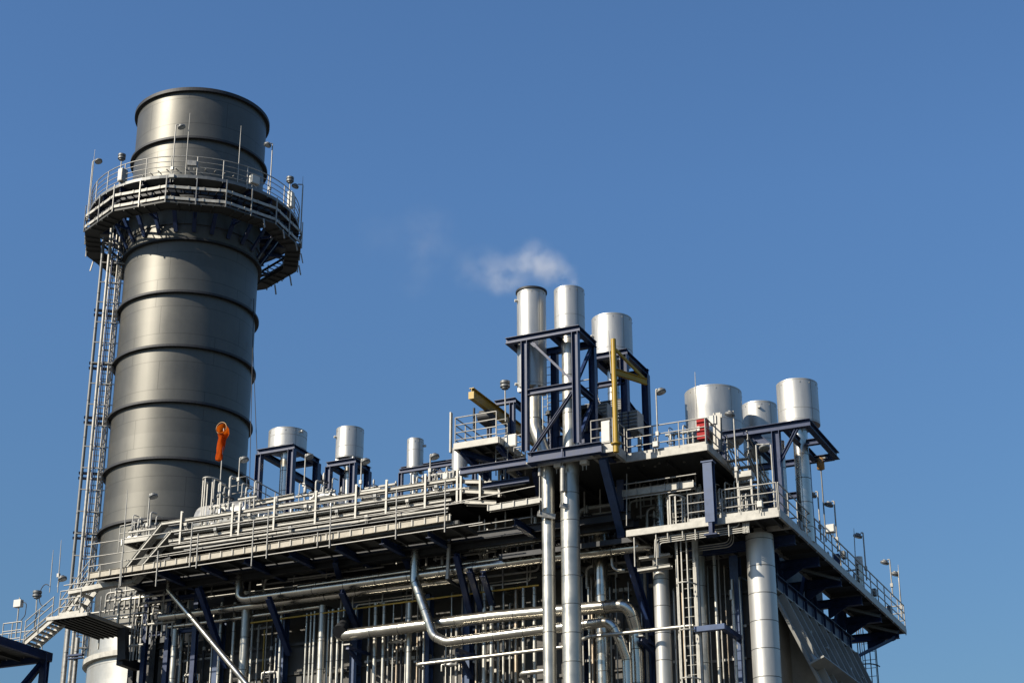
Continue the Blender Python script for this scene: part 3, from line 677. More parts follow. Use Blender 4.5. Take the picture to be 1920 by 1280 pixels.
# ================================================================== SILENCERS
def silencer(label, xc, ytop, ybot, dpx, Y, z_foot=ZU, pr=.28, m='silver', seam=(), lugs=(), hood=False, n=64, pipe_m='clad', pipe_down=True):
    """vent silencer: big drum with open top on a narrower vent pipe; ytop = upper rim apex, ybot = lower visible edge at the axis"""
    c = P(xc, (ytop+ybot)/2, Y=Y); r = dpx/2/SC(c)
    el = math.atan2(P(xc, ytop, Y=Y).z-EYE, math.hypot(c.x, c.y))
    # rim apex (front arc seen from below): compensate the near rim
    zt = P(xc, ytop, Y=Y-r).z; zb = P(xc, ybot, Y=Y+(r if hood else -r)).z
    t = thing('vent_silencer', label, 'vent silencer', (c.x, Y, z_foot), 'silver vent silencers')
    mb = MB().lathe([(r, zb), (r, zt), (r-.02, zt), (r-.02, zt-.5)], (c.x, Y, 0), n)
    mb.lathe([(r-.02, zt-.5), (.01, zt-.5)], (c.x, Y, 0), n, 1); mb.lathe([(.01, zb), (r, zb)], (c.x, Y, 0), n, 0, False)
    for s in tuple(seam)+(.97, .03): mb.lathe([(r+.002, zb+(zt-zb)*s-.012), (r+.004, zb+(zt-zb)*s+.012)], (c.x, Y, 0), n, 2)
    mb.add([V3(c.x+(r+.003)*math.cos(q), Y+(r+.003)*math.sin(q), z) for z in (zb, zt) for q in (VA/57.3+.35, VA/57.3+.35+.018/r)], [(0, 1, 3, 2)], 2)
    mb.build('drum', [m, 'black', 'duct'], t)
    for (ang, f) in lugs:
        d = outw(VA+ang); q = V3(c.x, Y, zb+(zt-zb)*f)
        MB().tube([q+d*(r-.02), q+d*(r+.12)], .06, 10).build('lug', 'white', t)
    if hood: MB().lathe([(r-.005, zt-.03), (r+.05, zt-.03), (r+.05, zt+.05), (r-.01, zt+.05)], (c.x, Y, 0), n).build('rim', 'dark', t)
    if pipe_down: pipe_mb([(c.x, Y, z_foot), (c.x, Y, zb+.05)], pr, None, 1.0, 24).build('vent_pipe', [pipe_m, 'seam'], t)
    for k in range(6):
        a = VA/57.3-1.2+k*.5; d = V3(math.cos(a), math.sin(a), 0); q = V3(c.x, Y, zt-.16)+d*(r+.004); MB().obox(q, d*.01, d.cross(ZH)*.018, ZH*.03).build('clip', 'galv', t)
    for k in range(4):
        a = PI/4+k*PI/2; MB().box((c.x+math.cos(a)*r*.82-.09, Y+math.sin(a)*r*.82-.09, zb-.16), (c.x+math.cos(a)*r*.82+.09, Y+math.sin(a)*r*.82+.09, zb)).build('foot_block', 'silver', t)
    return c, r, zt, zb
cA = silencer('short wide silver silencer drum nearest the dark chimney stack', 540, 797, 832, 72, 70.2, pr=.3, lugs=((38, .85),), seam=(.62,))
cB = silencer('medium silver silencer drum on a narrow frame, second from the chimney stack', 656, 796, 853, 52, 69.7, pr=.2, seam=(.36,), lugs=((-80, .72),))
cC = silencer('slim silver silencer tube rising alone behind the tray rack', 778.5, 819, 874, 31, 68, pr=.16, lugs=((75, .8),), seam=(.6,))
cC2 = silencer('slim silver silencer tube half hidden behind the left railed platform', 862, 836, 880, 30, 67, pr=.16)
c1 = silencer('tall silver silencer hanging through the navy tower, with a dark rim', 997, 537, 742, 55, 62.1, hood=True, pipe_down=False, lugs=((-84, .9), (-84, .04)), seam=(.5,))
c2 = silencer('silver silencer on top of the navy tower, giving off steam', 1067.5, 533, 612, 57, 62.1, pipe_down=False, seam=(.32,))
c3 = silencer('wide silver silencer behind the navy tower and the yellow post', 1147.5, 584, 664, 76, 67.3, pr=.25, seam=(.2,), lugs=((-80, .55),))
c4 = silencer('largest silver silencer drum, behind the red cabinet', 1338, 718, 808, 107, 69.2, pr=.4, seam=(.3,))
c5 = silencer('silver silencer squeezed between the largest drum and the rightmost one', 1425, 749, 838, 66, 71.6, pr=.25, seam=(.2,), lugs=((-20, .85),))
c6 = silencer('rightmost silver silencer standing on the overhanging blue frame', 1495.5, 707, 786, 77, 67.2, pr=.3, z_foot=ZL, seam=(.3,))
# pipes of the tower silencers
p1 = P(1003, 742, Y=62.1)
pipe('tall pale pipe swan-necked under the tower silencer, left of the two tall pipes', [(p1.x, 62.1, c1[3]+.05), P(1003, 800, Y=62.1), P(1027, 862, Y=62.1), V3(P(1029, 1100, Y=62.1).x, 62.1, 0)], .255, 'clad2', .9, 2.2, n=32)
pp = P(1071, 1100, Y=62.1)
pipe('tall thick steel pipe under the steaming silencer, right of the two tall pipes', [(c2[0].x-.03, 62.1, 24.5), (c2[0].x-.03, 62.1, c2[3]+.05)], .31, 'clad2', None, 1.6, n=32)
pipe('thick lower run of the right tall pipe in front of the casing', [(pp.x, 62.1, 0), (pp.x, 62.1, 24.55)], .37, 'clad2', None, 1.1, n=40)
# spring hangers beside the tall pipes
for i, (x, y0, y1, yb) in enumerate(((1012, 878, 892, 962), (1055, 874, 921, 945))):
    t = thing('spring_hanger', 'spring can hanger %s' % ('at the left of the swan necked pipe', 'between the two tall pipes')[i], 'pipe hanger', P(x, yb, Y=61.55), 'spring hangers of the tall pipes')
    MB().tube([P(x, y0, Y=61.55), P(x, y1, Y=61.55)], .1 if i else .07, 14).build('spring_can', 'galv', t)
    MB().tube([P(x, y1, Y=61.55), P(x, yb, Y=61.55)], .025, 8).build('rod', 'galv', t); MB().tube([P(x, 866, Y=61.55), P(x, y0, Y=61.55)], .025, 8).build('rod', 'galv', t)
    q = P(x, yb, Y=61.55); MB().bar(q-V3(.1, 0, 0), q+V3(.5 if i == 0 else .32, .35, -.1), .07, .2).build('lug_plate', 'galv', t)

# ================================================================== STEEL FRAMES
zt0 = 30.05; YT, YTB = 61.25, 62.95
xl, xr = P(985, 750, Y=YT).x, P(1081, 740, Y=YT).x
xo = P(949, 640, Y=YT).x; xe = P(1087, 618, Y=YT).x; zm = P(1030, 730, Y=YT).z
zt0 = P(1020, 628, Y=YT).z
beams('tall navy steel tower holding the two front silencers', [
    ('leg', (xl, YT, 25.5), (xl, YT, zt0-.12), .26, .26, (1, 0, 0)), ('leg', (xr, YT, 25.5), (xr, YT, zt0-.12), .26, .26, (1, 0, 0)),
    ('leg', (xl+.55, YTB, ZU), (xl+.55, YTB, zt0-.12), .26, .26, (1, 0, 0)), ('leg', (xr, YTB+.05, ZU), (xr, YTB+.05, zt0-.12), .26, .26, (1, 0, 0)),
    ('top_beam', (xo, YT, zt0), (xe, YT, zt0), .24, .26), ('top_beam', (xo, YTB, zt0), (xe, YTB, zt0), .24, .26),
    ('side_beam', (xe-.12, YT+.13, zt0), (xe-.12, YTB+.02, zt0), .24, .25), ('side_beam', (xo+.12, YT+.13, zt0), (xo+.12, YTB-.13, zt0), .24, .25),
    ('cross_beam', (xl+1.12, YT+.13, zt0), (xl+1.12, YTB-.13, zt0), .2, .25),
    ('middle_beam', (xl+.1, YT, zm), (xr-.1, YT, zm), .22, .24), ('middle_beam', (xr, YT+.1, zm), (xr, YTB-.1, zm), .2, .22), ('middle_beam', (xl+.6, YTB, zm-1.6), (xr-.1, YTB, zm-1.6), .2, .5),
    ('brace', P(998, 643, Y=YT+.02), P(1074, 714, Y=YT+.02), .16, .09), ('brace', P(1073, 735, Y=YT-.02), P(994, 852, Y=YT-.02), .16, .1),
    ('side_brace', (xr, YT+.1, 25.6), (xr, YTB-.1, zm-.2), .12, .12), ('side_brace', (xr, YT+.1, zm+.2), (xr, YTB-.1, zt0-.2), .12, .12),
    ('side_brace', (xl+.65, YTB+.1, 25.3), (xr-.1, YTB+.1, zm-1.9), .12, .12)], name='steel_tower')
zlb = 25.16
lb = beams('low navy beam cantilevered out under the tower feet', [('front_beam', (P(990, 868, Y=YT).x, YT, zlb), (P(1128, 848, Y=YT).x, YT, zlb), .28, .42),
    ('side_beam', (P(1126, 848, Y=YT).x, YT+.15, zlb), (P(1126, 848, Y=YT).x, 62.6, zlb), .26, .38), ('side_beam', (P(994, 868, Y=YT).x, YT+.15, zlb), (P(994, 868, Y=YT).x, 61.7, zlb), .26, .38),
    ('web_stiffener', (P(1054, 858, Y=YT-.1).x, YT-.1, zlb-.16), (P(1054, 858, Y=YT-.1).x, YT-.1, zlb+.16), .05, .05)], name='cantilever_beam', cat='beam')
b = P(1003, 880, Y=62.3); beams('navy bracket raking down behind the swan necked pipe', [('brace', b, P(1012, 925, Y=63.6), .26, .26), ('brace', P(1012, 925, Y=63.6), P(1046, 1060, Y=66), .24, .24)], name='raking_brace', cat='brace')
for i, x in enumerate((1024, 1077)):
    q = P(x, 876 if i == 0 else 874, Y=62.1); box_thing('white pad block under the low navy beam %s' % ('beside the swan necked pipe', 'right of the thick pipe')[i] , (P((1047, 1096)[i], (873, 867)[i], Y=61.8)), (.3, .25, .16), 'white', 'pad_block', 'block', 'white pad blocks')
# tower behind: frame of the third silencer
Y2 = 66.1; z2 = P(1140, 666, Y=Y2).z; xa, xb = P(1112, 668, Y=Y2).x, P(1170, 658, Y=Y2).x; yb2 = 68.6
beams('navy frame carrying the wide silencer behind the yellow post', [
    ('leg', (xb, Y2, ZU), (xb, Y2, z2-.12), .3, .3, (1, 0, 0)), ('leg', (xa, Y2, ZU), (xa, Y2, z2-.12), .28, .28, (1, 0, 0)), ('leg', (xb, yb2, ZU), (xb, yb2, z2-.12), .3, .3, (1, 0, 0)), ('leg', (xa, yb2, ZU), (xa, yb2, z2-.12), .28, .28, (1, 0, 0)),
    ('top_beam', (xa-.2, Y2, z2), (xb+.15, Y2, z2), .24, .26), ('top_beam', (xa-.2, yb2, z2), (xb+.15, yb2, z2), .24, .26),
    ('side_beam', (xb, Y2+.13, z2), (xb, yb2-.13, z2), .24, .25), ('side_beam', (xa, Y2+.13, z2), (xa, yb2-.13, z2), .24, .25),
    ('middle_beam', (xa, Y2, z2-1.3), (xb, Y2, z2-1.3), .2, .22), ('middle_beam', (xb, Y2+.1, z2-2.2), (xb, yb2-.1, z2-2.6), .2, .24),
    ('brace', (xa, Y2, z2-1.5), (xb, Y2, ZU+.3), .14, .14)], name='silencer_stand')
# frame of the two silencers near the stack
def table_frame(label, x0, y0, x1, y1, Y, xback, yback, m='navy', s=.2, low=True):
    a, b = P(x0, y0, Y=Y), P(x1, y1, Y=Y); z = b.z; bk = P(xback, yback, Z=z); yb = bk.y
    segs = []
    for x, y in ((a.x, Y), (b.x, Y), (a.x, yb), (b.x, yb)): segs.append(('leg', (x, y, ZU), (x, y, z-.1), s*1.15, s*1.15, (1, 0, 0)))
    segs += [('top_beam', (a.x-.12, Y, z), (b.x+.12, Y, z), s, s*1.05), ('top_beam', (a.x-.12, yb, z), (b.x+.12, yb, z), s, s*1.05),
             ('side_beam', (a.x, Y+.1, z), (a.x, yb-.1, z), s, s), ('side_beam', (b.x, Y+.1, z), (b.x, yb-.1, z), s, s), ('side_beam', (b.x, Y+.1, z-1.3), (b.x, yb-.1, z-1.3), s, s*1.3)]
    if low: segs.append(('brace', (b.x+.05, yb+.1, z-.5), (b.x+.05, yb+3.0, z-2.6), .12, .12)); segs.append(('brace', (b.x+.05, yb+.1, z-1.7), (b.x+.05, yb+3.0, z-2.7), .12, .14))
    return beams(label, segs, name='silencer_stand')
table_frame('navy table frame under the short wide silencer by the stack', 487, 851, 548, 838, 69.0, 590, 866, s=.26)
table_frame('navy table frame under the medium silencer, second from the stack', 617, 873, 663, 864, 69.0, 691, 880, s=.24, low=False)
zf = P(800, 878, Y=67.2).z
beams('low navy frame of long beams under the slim silencer tube', [('top_beam', P(749, 884, Y=67.2), V3(P(920, 855, Y=67.2).x, 67.2, P(749, 884, Y=67.2).z), .18, .2), ('top_beam', P(752, 880, Y=69), V3(P(920, 862, Y=69).x, 69, P(752, 880, Y=69).z), .18, .2),
    ('lower_beam', P(812, 892, Y=67.2), V3(P(920, 870, Y=67.2).x, 67.2, P(812, 892, Y=67.2).z), .18, .2),
    ('leg', V3(P(752, 884, Y=67.2).x, 67.2, ZU), P(752, 886, Y=67.2), .18, .18, (1, 0, 0)), ('leg', V3(P(812, 884, Y=67.2).x, 67.2, ZU), P(812, 882, Y=67.2), .18, .18, (1, 0, 0)), ('leg', V3(P(890, 884, Y=67.2).x, 67.2, ZU), P(890, 866, Y=67.2), .18, .18, (1, 0, 0)),
    ('brace', P(800, 900, Y=67.25), P(817, 880, Y=67.25), .14, .14), ('brace', P(822, 880, Y=67.25), P(835, 896, Y=67.25), .14, .14)], name='silencer_stand')
# overhanging frame at the right
Y3 = 65.0; z3 = P(1519, 792, Y=Y3).z; xr3 = P(1519, 792, Y=Y3).x; xl3 = P(1340, 815, Y=Y3).x; yb3 = 69.3
xp = P(1455, 810, Y=Y3).x
beams('blue overhanging frame under the rightmost silencer', [
    ('front_beam', (xl3, Y3, z3), (xr3, Y3, z3), .26, .3), ('side_beam', (xr3-.12, Y3+.14, z3), (xr3-.12, yb3, z3), .24, .3), ('back_beam', (xl3, yb3, z3), (xr3-.25, yb3, z3), .24, .26),
    ('cross_beam', (xp+.35, Y3+.14, z3), (xp+.35, yb3-.14, z3), .22, .26), ('cross_beam', (xp-1.3, Y3+.14, z3), (xp-1.3, yb3-.14, z3), .22, .26), ('cross_beam', (xp+.4, 67.2, z3+.0), (xr3-.25, 67.2, z3), .22, .24),
    ('leg', (xp, Y3, ZL), (xp, Y3, z3-.15), .3, .3, (1, 0, 0)), ('leg', (xp, yb3-.1, ZL), (xp, yb3-.1, z3-.15), .28, .28, (1, 0, 0)), ('leg', (xl3+.3, Y3, ZU), (xl3+.3, Y3, z3-.15), .26, .26, (1, 0, 0)),
    ('brace', (xp+.12, Y3, z3-1.35), (xr3-.55, Y3, z3-.18), .12, .12), ('brace', (xp-.12, Y3+.1, z3-.9), (xp-.9, Y3+.1, z3-.16), .14, .3),
    ('lower_beam', (xl3+.3, yb3-.3, z3-1.5), (xp, yb3-.3, z3-1.5), .2, .24)], .24, .26, 'navy', 'silencer_stand')
pipe('tall clad pipe under the rightmost silencer, beside the blue leg', [V3(c6[0].x-.55, 66.3, ZL), V3(c6[0].x-.55, 66.3, z3-.1)], .13, 'clad')
pipe('second slim pipe under the rightmost silencer', [V3(c6[0].x-.85, 66.6, ZL), V3(c6[0].x-.85, 66.6, z3-.4)], .07, 'clad2')

# ================================================================== CRANES
def hoist_beam():
    a = P(884, 737, Y=61.0); b = V3(a.x, 67.4, a.z)
    t = thing('monorail_beam', 'thick yellow monorail beam sticking out over the left railed platform', 'crane beam', a, 'yellow lifting gear')
    MB().ibeam(a, b, .2, .48, .03).build('beam', 'yellow', t); MB().box(a+V3(-.12, -.03, -.24), a+V3(.12, .0, .06)).build('end_plate', 'yellow', t)
    h = thing('chain_hoist', 'dark chain hoist with hook hanging from the yellow monorail beam', 'hoist', a+V3(0, 1.4, -.9), 'yellow lifting gear')
    MB().box(a+V3(-.2, 1.1, -.85), a+V3(.2, 1.9, -.35)).tube([a+V3(-.25, 1.2, -.6), a+V3(.3, 1.2, -.6)], .2, 14).build('motor', 'dark', h)
    MB().tube([a+V3(0, 1.5, -.8), a+V3(0, 1.5, -1.5)], .02, 6).build('chain', 'dark', h)
    MB().tube([a+V3(.13*math.cos(k*PI/6), 1.5, -1.6+.13*math.sin(k*PI/6)) for k in range(11)], .03, 8).build('hook', 'galv', h)
    MB().tube([a+V3(0, .25, -.55), a+V3(0, .25, -1.5)], .05, 8).build('pendant_cable', 'dark', h)
    MB().lathe([(.02, -.16), (.16, -.12), (.2, 0), (.16, .12), (.02, .16)], a+V3(.35, 2.4, -1.6), 14).build('drum', 'brass', h)
    z = a.z+.05
    xq = P(957, 742, Y=63.2).x
    beams('navy portal holding the yellow monorail beam', [('cross_beam', (a.x-.1, 63.4, z+.35), (xq+.15, 63.4, z+.35), .2, .22), ('cross_beam', (xq, 63.5, z+.35), (xq, 66.5, z+.35), .22, .24), ('leg', (xq, 63.4, ZU), (xq, 63.4, z+.24), .2, .2, (1, 0, 0)), ('leg', (xq, 66.5, ZU), (xq, 66.5, z+.24), .2, .2, (1, 0, 0)),
        ('leg', (a.x-.35, 63.4, ZU), (a.x-.35, 63.4, z+.24), .16, .16, (1, 0, 0)), ('leg', (a.x+.1, 64.2, ZU), (a.x+.1, 64.2, z-.24), .14, .14, (1, 0, 0))], name='crane_portal')
hoist_beam()
jb, jt = P(1151, 848, Y=61.3), P(1150, 636, Y=61.3)
jc = thing('jib_crane', 'yellow jib crane post with a slanted brace beside the navy tower', 'jib crane', jb, 'yellow lifting gear')
MB().tube([V3(jt.x, 61.3, 24.9), V3(jt.x, 61.3, jt.z)], .105, 20).build('post', 'yellow', jc)
aa = P(1155, 697, Y=61.3); ae = P(1213, 716, Y=62.6); MB().ibeam(V3(jt.x+.08, 61.33, aa.z), V3(ae.x, 62.6, ae.z), .12, .26, .02).build('arm', 'yellow', jc)
MB().bar(V3(jt.x+.08, 61.3, P(1155, 655, Y=61.3).z), V3(ae.x-.1, 62.5, ae.z+.15), .08, .1).build('brace', 'yellow', jc)
MB().cyl((jt.x, 61.3), .2, 25.22, 25.26, 16).build('base_plate', 'yellow', jc)
rod('thin rod standing behind the yellow jib crane post', P(1146, 700, Y=61.6), P(1141, 620, Y=61.6))

# left railed platform by the tower
zp = P(890, 831, Y=61.1).z+.12; xpl, xpr = P(852, 835, Y=61.1).x, P(926, 826, Y=61.1).x
deck('small railed platform with pale edge below the yellow monorail beam', [(xpl, 61.1), (xpr+.2, 61.1), (xpr+.2, 63.4), (xpl, 63.4)], zp, .26, 4, 'y', edge_t=.04)
railing('railing in front of the small platform below the yellow monorail beam', [(xpl+.02, 63.9, zp), (xpl+.02, 61.12, zp), (xpr+.1, 61.12, zp)], (1.1, .78, .46, .16), 1.1, 0)
beams('navy brackets propping the small platform below the monorail beam', [('brace', (xpl+.25, 61.3, zp-.3), (xpl+.75, 62.6, ZU-.1), .2, .2), ('brace', (xpr+.1, 61.3, zp-.3), (xpr+.5, 62.6, ZU-.1), .2, .2), ('leg', (xpl+.9, 63.8, ZU), (xpl+.9, 63.8, zp-.3), .16, .16, (1, 0, 0)), ('leg', (xpr+.6, 63.8, ZU), (xpr+.6, 63.8, zp-.3), .16, .16, (1, 0, 0)), ('brace', (xpl+.3, 61.4, zp-.35), (xpr+.9, 63.6, ZU+.1), .2, .2)], name='platform_bracket')
kx = P(848, 775, Y=61.1)
MBk = solo(MB().bar((kx.x-.05, 61.1, zp-.35), (kx.x-.05, 61.1, zp+1.35), .06, .16, (0, 1, 0)), 'gate_post', 'tray', 'pale upright plate at the left end of the small railed platform', 'post')
lad = thing('caged_ladder', 'short white ladder rising to the small railed platform left of the tower', 'ladder', P(940, 880, Y=61.6))
def ladder(t, x0, x1, Y, z0, z1, n, m='tray', hoops=0, hr=.38):
    for x in (x0, x1): MB().bar((x, Y, z0), (x, Y, z1), .02, .06, (0, 1, 0)).build('side_rail', m, t)
    for k in range(n): z = z0+.15+k*(z1-z0-.2)/max(1, n-1); MB().tube([(x0, Y, z), (x1, Y, z)], .014, 6).build('rung', m, t)
    xc, hw = (x0+x1)/2, (x1-x0)/2+.1
    if hoops:
        zs = [z0+2.0+(z1-z0-2.0)*k/(hoops-1) for k in range(hoops)] if hoops > 1 else [z1]
        arc = lambda z: [V3(xc+hw*math.cos(PI+PI*k/8)*1.15, Y-hr*2*math.sin(PI*k/8), z) for k in range(9)]
        for z in zs: MB().tube(arc(z), .03, 6).build('hoop', m, t)
        for k in (1, 2.7, 4, 5.3, 7):
            q = V3(xc+hw*math.cos(PI+PI*k/8)*1.15, Y-hr*2*math.sin(PI*k/8), 0); MB().bar(q+ZH*zs[0], q+ZH*zs[-1], .045, .016, (0, 1, 0)).build('strap', m, t)
xk = P(930, 860, Y=61.7).x
ladder(lad, xk, xk+.5, 61.7, ZU, zp+1.0, 10)
box_thing('square cream panel beside the short white ladder', P(958, 826, Y=61.6), (.5, .12, .5), 'white', 'panel_box', 'box')

# ================================================================== FRONT PIPES
Yh1 = 64.1
def PY(pts, Y): return [P(x, y, Y=Y) for x, y in pts]
pipe('long steel pipe with a dropped left end running right under the front walkway', [P(449, 1045, Y=Yh1), P(449, 1124, Y=Yh1), P(1010, 1048, Y=Yh1), P(1190, 1027, Y=Yh1), V3(P(1190, 1027, Y=Yh1).x+.6, Yh1+.1, P(1190, 1027, Y=Yh1).z+.02), V3(P(1190, 1027, Y=Yh1).x+.62, Yh1+1.8, P(1190, 1027, Y=Yh1).z)], .2, 'clad', .42, 1.5, n=28)
pipe('second long steel pipe, parallel just below and behind the first', [P(300, 1157, Y=64.8), P(640, 1114, Y=64.8), P(900, 1081, Y=64.8)], .17, 'clad', None, 1.5)
pipe('slim steel pipe below the two long parallel pipes, at the left', [P(316, 1175, Y=65.1), P(470, 1155, Y=65.1), P(604, 1136, Y=65.1), P(604, 1136, Y=65.1)+V3(.2, 1.0, 0)], .09, 'clad', None, 1.5)
pipe('upper long pipe half hidden in the dark above the dropped pipe', [P(560, 1100, Y=64.4), P(760, 1072, Y=64.4), P(1000, 1040, Y=64.4)], .12, 'clad', None, 1.5)
pipe('pipe under the set back walkway passing behind the tall pipes', [P(880, 1026, Y=64.2), P(1020, 1006, Y=64.2), P(1145, 990, Y=64.2)], .19, 'clad', None, 1.4)
Yh2 = 64.5
q = P(648, 1190, Y=Yh2)
pipe('big horizontal steel pipe elbowing down at its right end', [P(662, 1165, Y=66.1), P(637, 1186, Y=65.2), P(640, 1191, Y=Yh2), P(930, 1155, Y=Yh2), P(1180, 1133, Y=Yh2), P(1193, 1180, Y=Yh2+.3), V3(P(1200, 1230, Y=Yh2+.5).x, Yh2+.5, 0)], .25, 'clad', .85, 1.3, n=30)
pipe('steel pipe dropping from the front walkway, bending right, then down again', [P(780, 1000, Y=63.9), P(777, 1086, Y=63.9), P(813, 1192, Y=63.9), P(838, 1203, Y=63.9), P(1146, 1164, Y=63.9), P(1163, 1200, Y=64.0), P(1176, 1236, Y=64.2), V3(P(1180, 1280, Y=64.2).x, 64.2, 0)], .195, 'clad', .6, 1.3, n=28)
pipe('thin pale pipe sloping under the big horizontal pipes', [P(792, 1252, Y=64.9), P(781, 1245, Y=64.3), P(926, 1228, Y=64.3), P(1058, 1212, Y=64.3), P(1104, 1193, Y=63.6), P(1300, 1172, Y=63.6)], .07, 'clad2', .2, 2.4)
pipe('short pale pipe low between thin pipes and the swan necked pipe', [P(990, 1277, Y=64.6), P(975, 1262, Y=63.9), P(1040, 1254, Y=63.9)], .09, 'clad2', .2, 0)
pipe('thin yellow gas line crossing the casing below the long pipes', [P(470, 1167, Y=64.9), P(720, 1133, Y=64.9), P(1010, 1096, Y=64.9)], .035, 'gas', None, 0)
pipe('thin yellow gas pipe rising vertically behind the diagonal pipe', [V3(P(492, 1280, Y=65.6).x, 65.6, 0), P(496, 1180, Y=65.6)], .03, 'gas', None, 0)
pipe('dark steel pipe slanting diagonally down at the left of the casing', [P(316, 1076, Y=63.6), P(317, 1106, Y=63.6), P(478, 1300, Y=63.6)], .125, 'clad', .35, 1.6, n=22)
VP = []
def vpipe(label, x, y, Y, dpx, yt, m='clad', bands=1.1, group='upright pipes before the casing', zb=0, bend=None):
    q = P(x, y, Y=Y); zt = P(x, yt, Y=Y).z; r = dpx/2/SC(q)
    pts = [V3(q.x, Y, zb), V3(q.x, Y, zt)]
    if bend: pts.append(V3(q.x+bend[0], Y+bend[1], zt))
    return pipe(label, pts, r, m, None, bands, group, n=36 if dpx > 20 else 18)
vpipe('stout clad downcomer at the right corner, widest pipe of all', 1432, 1150, 64.4, 53, 1003, 'silver', 1.05)
vpipe('thick bright downcomer behind the elbow of the big horizontal pipe', 1130, 1180, 65.0, 26, 1000, 'clad', 1.5)
vpipe('thick upright pipe left of the white caged ladder', 1243, 1180, 64.4, 30, 1040, 'silver', 1.05)
vpipe('upper stretch of dark upright pipe above the lower platform beam', 1237, 950, 65.5, 18, 915, 'clad', 1.0, zb=22.3)
vpipe('upright pipe behind the caged ladder, with a pale right edge', 1316, 1150, 65.3, 21, 1030, 'clad2', 1.5)
vpipe('slim upright pipe between the caged ladder and the blue corner column', 1346, 1200, 65.4, 7, 1040, 'clad2', 2)
vpipe('slim upright pipe with a thick sleeve left of the blue corner column', 1378, 1200, 65.4, 6, 1085, 'clad2', 2)
solo(MB().tube([P(1371, 1106, Y=65.4), P(1372, 1124, Y=65.4)], .1, 12), 'pipe_sleeve', 'clad2', 'short thick sleeve on the slim pipe left of the blue corner column', 'pipe sleeve')
vpipe('upright pipe behind the diagonal pipe, left part of the casing', 457, 1230, 64.9, 17, 1110, 'clad2', 1.4)
vpipe('upright pipe near the left end of the casing', 325, 1240, 65.0, 12, 1180, 'clad2', 1.4)
vpipe('thick upright pipe left of the cone of the big horizontal pipe', 601, 1240, 65.0, 13, 1135, 'clad2', 1.2)
vpipe('upright pipe descending beside the bent front pipe', 766, 1240, 65.0, 10, 1130, 'clad2', 1.4)
for i, (x, d) in enumerate(((572, 4), (580, 4), (587, 5), (613, 5), (621, 6), (632, 6), (642, 5))):
    vpipe('slender upright pipe, %s of the bank left of the big pipe elbow' % ('first', 'second', 'third', 'fourth', 'fifth', 'sixth', 'seventh')[i], x, 1240, 65.2, d, 1150-i*2, 'clad2', 1.8)
for i, (x, d, lab) in enumerate(((410, 6, 'slender upright pipe crossing behind the diagonal pipe, left one'), (435, 7, 'slender upright pipe crossing behind the diagonal pipe, right one'), (524, 6, 'slender upright pipe left of the second blue column'), (702, 8, 'slender upright pipe right of the cone, thicker of the pair'), (718, 7, 'slender upright pipe right of the cone, thinner of the pair'), (736, 3, 'wire thin upright conduit left of the bent front pipe'), (794, 5, 'slender upright pipe just left of the third blue column'), (908, 9, 'upright pipe left of the swan necked pipe, left of a pair'), (922, 9, 'upright pipe left of the swan necked pipe, right of a pair'), (982, 7, 'slender upright pipe half way between column and swan necked pipe'), (1003, 8, 'upright pipe just left of the swan necked pipe'), (1106, 5, 'slender upright conduit just left of the bright downcomer'), (1146, 5, 'slender upright conduit hugging the bright downcomer'))):
    vpipe(lab, x, 1240, 65.3, d, 1100 if x > 900 else 1130, 'clad2', 1.8)
# cone and supports of the big pipe
cn = thing('pipe_reducer', 'dark conical reducer behind the left elbow of the big horizontal pipe', 'pipe reducer', P(650, 1180, Y=64.6))
MB().tube([P(636, 1184, Y=64.2), P(652, 1160, Y=65.2), P(657, 1148, Y=65.8)], [.29, .2, .1], 24).build('cone', 'dark', cn)
for i, (x, y, x2, y2, lab) in enumerate(((652, 1208, 676, 1245, 'below the left elbow of the big pipe'), (857, 1213, 884, 1270, 'below the bend of the dropped front pipe'), (1200, 1192, 1232, 1232, 'under the right elbow of the big pipe'))):
    q = P(x, y, Y=64.2); t = thing('pipe_support', 'navy bracket and pale shoe %s' % lab, 'pipe support', q, 'navy pipe support brackets')
    MB().bar(q+V3(-.15, 0, 0), q+V3(.15, 0, 0), .2, .05).build('shoe', 'galv', t)
    MB().bar(q-ZH*.12, P(x2, y2, Y=65.6), .14, .14).build('arm', 'navy', t); MB().bar(q-ZH*.1, q+V3(.2, 1.5, -.1), .12, .14).build('beam', 'navy', t)
# long raking navy braces from walkway to columns
for i, (x0, y0, x1, y1) in enumerate(((372, 1100, 424, 1250), (503, 1120, 542, 1225), (628, 1050, 640, 1095), (640, 1108, 672, 1180), (748, 1020, 770, 1070), (880, 1068, 905, 1150), (855, 1040, 885, 1160), (905, 1075, 925, 1140))):
    solo(MB().ibeam(P(x0, y0, Y=63.4), P(x1, y1, Y=65.6), .22, .24), 'raking_brace', 'navy', 'navy raking brace under the front walkway, %s from the left' % ('first', 'second', 'third', 'fourth', 'fifth', 'sixth', 'seventh', 'eighth')[i] if 0 else 'navy raking brace under the front walkway ' + ('behind the diagonal pipe', 'in front of the second blue column', 'just above the long dropped pipe', 'above the cone of the big pipe', 'left of the bent front pipe', 'behind the yellow gas line, right part', 'left of the steel hanger post', 'nearest the swan necked pipe')[i], 'brace', 'navy raking braces under the front walkway')
t = thing('hanger_post', 'steel hanger post holding the long pipe under the front walkway', 'pipe hanger', P(838, 1085, Y=63.7)); MB().bar(P(839, 1085, Y=63.7), P(843, 1000, Y=63.7), .12, .12, (0, 1, 0)).build('post', 'galv', t); MB().bar(P(838, 1084, Y=63.7), P(862, 1100, Y=64.6), .1, .1).build('arm', 'dark', t)
